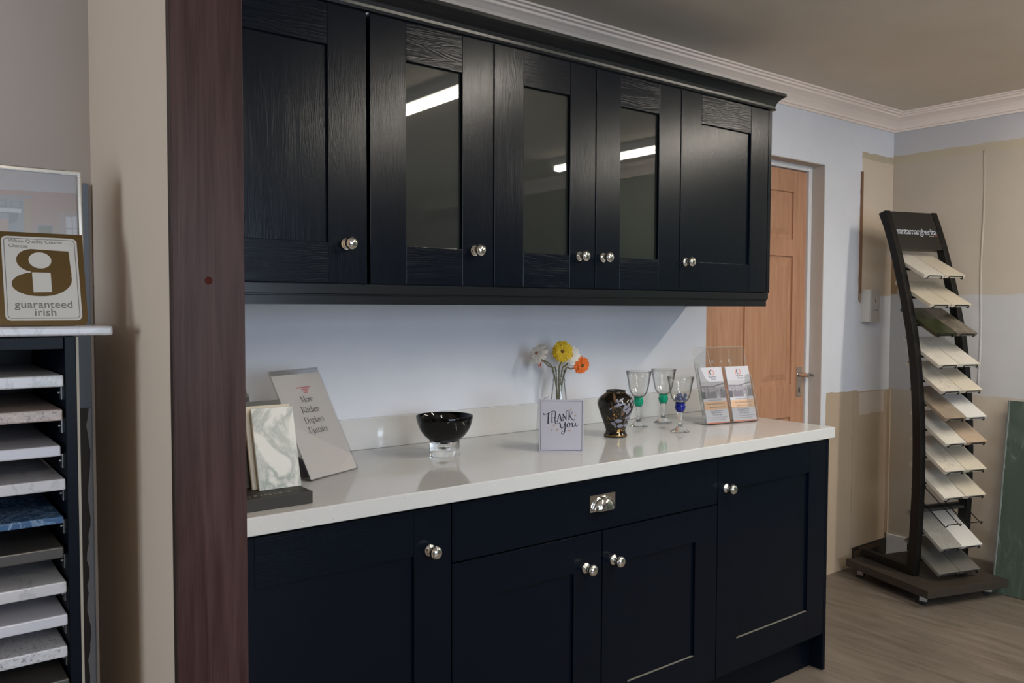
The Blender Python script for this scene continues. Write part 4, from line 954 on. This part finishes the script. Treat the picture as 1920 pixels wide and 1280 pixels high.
leaflet(.1275, .2470, 'right-hand leaflet in the clear holder, nearer the worktop end')

# ================================================================== WALL SOCKET
e11 = empty('wall_socket', (3.13, -.001, 1.378), 'white surface-mounted single wall socket near the corner', 'socket')
b = MB(); b.box(-.043, .043, -.048, 0, -.088, .083, M['white']); b.build('back_box', e11, bevel=.003)
b = MB(); b.box(-.043, .043, -.056, -.0485, -.088, .083, mat('grey_white_faceplate', (.42, .40, .38), .35)); fpz = b.build('faceplate', e11, bevel=.002)
b = MB()
for x, z_, w, h in ((0, .022, .006, .016), (-.012, -.026, .009, .007), (.012, -.026, .009, .007)): b.box(x-w/2, x+w/2, -.0566, -.0561, z_-h/2, z_+h/2, M['hole'])
for x in (-.030, .030): b.lathe([(0, 0), (.0035, 0), (.003, .0008), (0, .001)], M['steel'], Matrix.Translation((x, -.0561, .004)) @ Matrix.Rotation(pi/2, 4, 'X'), 12)
b.build('pin_holes', fpz)

# ================================================================== STONE SAMPLE STAND
TH_ = math.radians(-18)
e12 = empty('sample_stand', (2.728, -.552, 0), 'tall black leaning display stand on a wheeled platform, holding stone samples', 'display stand', TH_)
BK = M['black']
b = MB(); b.box(0, .488, 0, .515, .050, .088, mat('brown_black_platform', (.036, .030, .024), .45, spec=.3)); b.build('platform', e12, bevel=.0015)
def caster(u, v, ang):
    b = MB(); T = Matrix.Translation((u, v, 0)) @ Matrix.Rotation(ang, 4, 'Z')
    b.box(-.018, .018, -.018, .018, .0465, .0495, M['steel'], T)
    b.box(-.011, -.009, -.012, .02, .018, .0465, M['steel'], T); b.box(.009, .011, -.012, .02, .018, .0465, M['steel'], T)
    o = b.build('caster', e12); o['label'] = 'small swivel caster'
    b = MB(); b.lathe([(0, -.007), (.016, -.007), (.0185, -.005), (.0185, .005), (.016, .007), (0, .007)], M['rubber'], T @ Matrix.Translation((0, .008, .0186)) @ Matrix.Rotation(pi/2, 4, 'Y'), 24); b.build('wheel', o)
for u, v, a in ((.045, .06, .6), (.045, .45, .3), (.44, .06, .8), (.44, .45, .2)): caster(u, v, a)
PR = [(1.845, .410), (1.76, .374), (1.676, .341), (1.60, .316), (1.539, .297), (1.429, .264), (1.332, .239), (1.249, .218), (1.116, .194), (.968, .176), (.841, .165), (.681, .158), (.5, .157), (.3, .164), (.18, .171), (.0885, .180)]
def pv(z_):
    for (z1, v1), (z0, v0) in zip(PR, PR[1:]):
        if z0 <= z_ <= z1: return v0+(v1-v0)*(z_-z0)/(z1-z0)
    return PR[0][1]
SW = Matrix(((0, 1, 0, 0), (1, 0, 0, 0), (0, 0, 1, 0), (0, 0, 0, 1)))
for u0, u1 in ((.101, .134), (.401, .433)):
    poly = [(v, z_) for z_, v in PR]+[(v+.050-.004*z_, z_-.0*v+ (-.012 if z_ > 1.8 else 0)) for z_, v in PR[::-1]]
    poly[len(PR)] = (PR[-1][1]+.050, .0885)
    b = MB(); b.prism(poly, u0, u1, BK, SW); b.build('post', e12, bevel=.0015)
    b = MB(); b.box(u0, u1, .226, .520, .0885, .128, BK); o = b.build('foot', e12, bevel=.0015)
# header panel
hp = [(pv(z_)+.003, z_) for z_ in (1.842, 1.76, 1.676, 1.652)]; hp += [(v+.030, z_-.008) for v, z_ in hp[::-1]]
b = MB(); b.prism(hp, .1345, .4005, BK, SW); hd = b.build('header_panel', e12, bevel=.001)
hd.data.materials[0] = mat('brown_black_header', (.016, .0135, .011), .4, spec=.3)
sl = Vector((0, pv(1.79)-pv(1.70), .09)); HD = frame_from((.136, pv(1.728)+.0025, 1.728), (1, 0, 0), sl)
b = MB(); text_mesh(b, 'santamargherita', HD, .049, mat('pale_blue_print', (.40, .44, .50), .4), sx=.745, offset=.0003, spacing=.90); o = b.build('lettering', hd); o['label'] = 'pale lettering on the header'
# keep the word inside the panel width
xs_ = [v.co.x for v in o.data.vertices]; k = (.388-.137)/(max(xs_)-min(xs_)); mn = min(xs_)
for v in o.data.vertices: v.co.x = .137+(v.co.x-mn)*k
b = MB(); b.box(.290+.02, .320+.02, -.009, -.0065, .0002, .0006, mat('white_underline', (.5, .5, .5), .5), HD @ Matrix.Translation((-.11, 0, 0))); b.box(.345, .365, -.009, -.0065, .0002, .0006, mat('red_underline', (.4, .03, .02), .5), HD @ Matrix.Translation((-.11, 0, 0))); o = b.build('underline', hd); o['label'] = 'short white and red underline'
b = MB(); b.box(.1345, .4005, pv(.41)+.012, pv(.41)+.052, .395, .420, mat('stand_crossbar', (.045, .042, .038), .4)); b.build('crossbar', e12, bevel=.001)
ROWS = [(.193, 1.522, 27.5), (.154, 1.383, 28), (.118, 1.247, 29), (.098, 1.102, 30), (.080, .981, 31), (.053, .858, 31.5), (.047, .741, 32), (.047, .613, 32.5), (.047, .490, 33), (.048, .368, 33.5), (.059, .249, 33.5), (.067, .130, 30)]
TL = [('st_warm', 'st_cream', 'white stone sample with faint streaks', 'plain cream stone sample'), ('st_cream', 'st_cream', 'plain off-white stone sample', 'plain ivory stone sample'), ('st_green', 'st_brown', 'dark green stone sample', 'streaky grey-brown stone sample'),
      ('st_warm', 'st_warm', 'pale mottled stone sample', 'pale mottled stone sample'), ('st_vein', 'st_cream', 'pale stone sample with dark cracks', 'plain cream stone sample'), ('st_taupe', 'st_white', 'taupe stone sample', 'white stone sample'),
      ('st_warm', 'st_sand', 'white grey-veined stone sample', 'sand-coloured stone sample'), ('st_vein', 'st_cream', 'beige crackled stone sample', 'plain pale stone sample'), ('st_warm', 'st_cream', 'warm beige mottled stone sample', 'plain pale stone sample'),
      None, ('st_grey', 'st_white', 'mottled grey stone sample', 'bright white stone sample'), ('st_dark', 'st_dark', 'dark grey stone sample', 'dark grey stone sample')]
ORD = ['top', 'second', 'third', 'fourth', 'fifth', 'sixth', 'seventh', 'eighth', 'ninth', 'tenth', 'second lowest', 'lowest']
RZ = Matrix.Translation((2.728, -.552, 0)) @ Matrix.Rotation(TH_, 4, 'Z')
for i, (vf, zf, deg) in enumerate(ROWS):
    t = math.radians(deg); LT = .245 if i < 11 else .235
    RT = Matrix.Translation((0, vf, zf)) @ Matrix.Rotation(t, 4, 'X')   # local y runs up the slope, z normal to the tile
    TKN = .0165
    b = MB()
    for u0, u1 in ((.138, .263), (.268, .393)):
        wv_ = TKN+.0022
        b.tube([RT @ Vector(q) for q in ((u0+.018, LT*.98, -wv_), (u0+.018, .0, -wv_), (u0+.018, -.004, -wv_), (u0+.026, -.0035, -.0045), (u1-.022, -.0035, -.0045), (u1-.018, -.004, -.008), (u1-.018, -.004, -wv_), (u1-.018, 0, -wv_), (u1-.018, LT*.98, -wv_))], .0025, BK, 7)
        if i == 9: b.tube([RT @ Vector(q) for q in ((u0+.018, LT*.98, -wv_), (u0+.026, LT, -.004), (u1-.026, LT, -.004), (u1-.018, LT*.98, -wv_))], .0025, BK, 7)
    # cross rail between the posts
    zc = zf
    for _ in range(12): vcen = pv(min(1.84, zc))+.018; zc = zf+(vcen-vf)*math.tan(t)-TKN-.014
    b.box(.1345, .4005, pv(zc)+.006, pv(zc)+.026, zc-.010, zc+.002, BK)
    b.build('sample_rack', e12)
    if TL[i] is None: continue
    for j, (u0, u1) in enumerate(((.138, .2635), (.2675, .393))):
        b = MB(); b.box(u0, u1, 0, LT, -TKN, 0, M[TL[i][j]], RZ @ RT); o = b.build('stone_sample', bevel=.0008)
        # put the origin on the tile
        c = sum((Vector(v.co) for v in o.data.vertices), Vector())/8
        for v in o.data.vertices: v.co -= c
        o.location = c
        tag(o, '%s, %s in the %s row of the black stand' % (TL[i][2+j], ('left', 'right')[j], ORD[i]), 'stone sample', 'stone samples in the black stand')

# ================================================================== WRAPPED GREEN BOARD
gm = mat('green_board', (.028, .050, .034), .22, Coat_Weight=.6, Coat_Roughness=.12)
v = coords(gm, (1, 3.2, 1.1), rot=(.5, 0, 0)); n = noise(gm, v, 2.6, 4, .55, 1.0); bump(gm, n, .55, .012)
cl = N(gm, 'ShaderNodeValToRGB'); n2 = noise(gm, v, 6, 6, .65, 1.2); setcol(gm, ramp(gm, n2, [(.52, (.055, .075, .058)), (.64, (.075, .10, .08)), (.74, (.20, .23, .20))]))  # pale diagonal streaks paint the plastic's highlights into the colour
e13 = empty('wrapped_board', (3.2, -.9, 0), 'dark green board in crinkled clear plastic leaning on the right wall', 'board')
WT = frame_from((3.214, -.628, .002), (.02, -1, 0), (.135, 0, .90))
b = MB(); b.box(0, .62, 0, .925, -.014, 0, gm, WT); at_e(b.build('board', e13, bevel=.002), e13)
b = MB(); vs = []; n_ = 40
for i in range(n_+1):
    y = .925*i/n_; w = .005+.0015*math.sin(i*1.3)+.0015*random.random()
    vs += [WT @ Vector((-w, y, -.015)), WT @ Vector((-w*.4, y, .0035+.002*random.random())), WT @ Vector((.004+.004*random.random(), y, .0015))]
b.add(vs, [(3*i+j, 3*i+j+1, 3*i+j+4, 3*i+j+3) for i in range(n_) for j in (0, 1)], mat('whitish_film_edge', (.16, .18, .17), .35), True)
o = at_e(b.build('film_edge', e13), e13); o['label'] = 'whitish folded film edge'
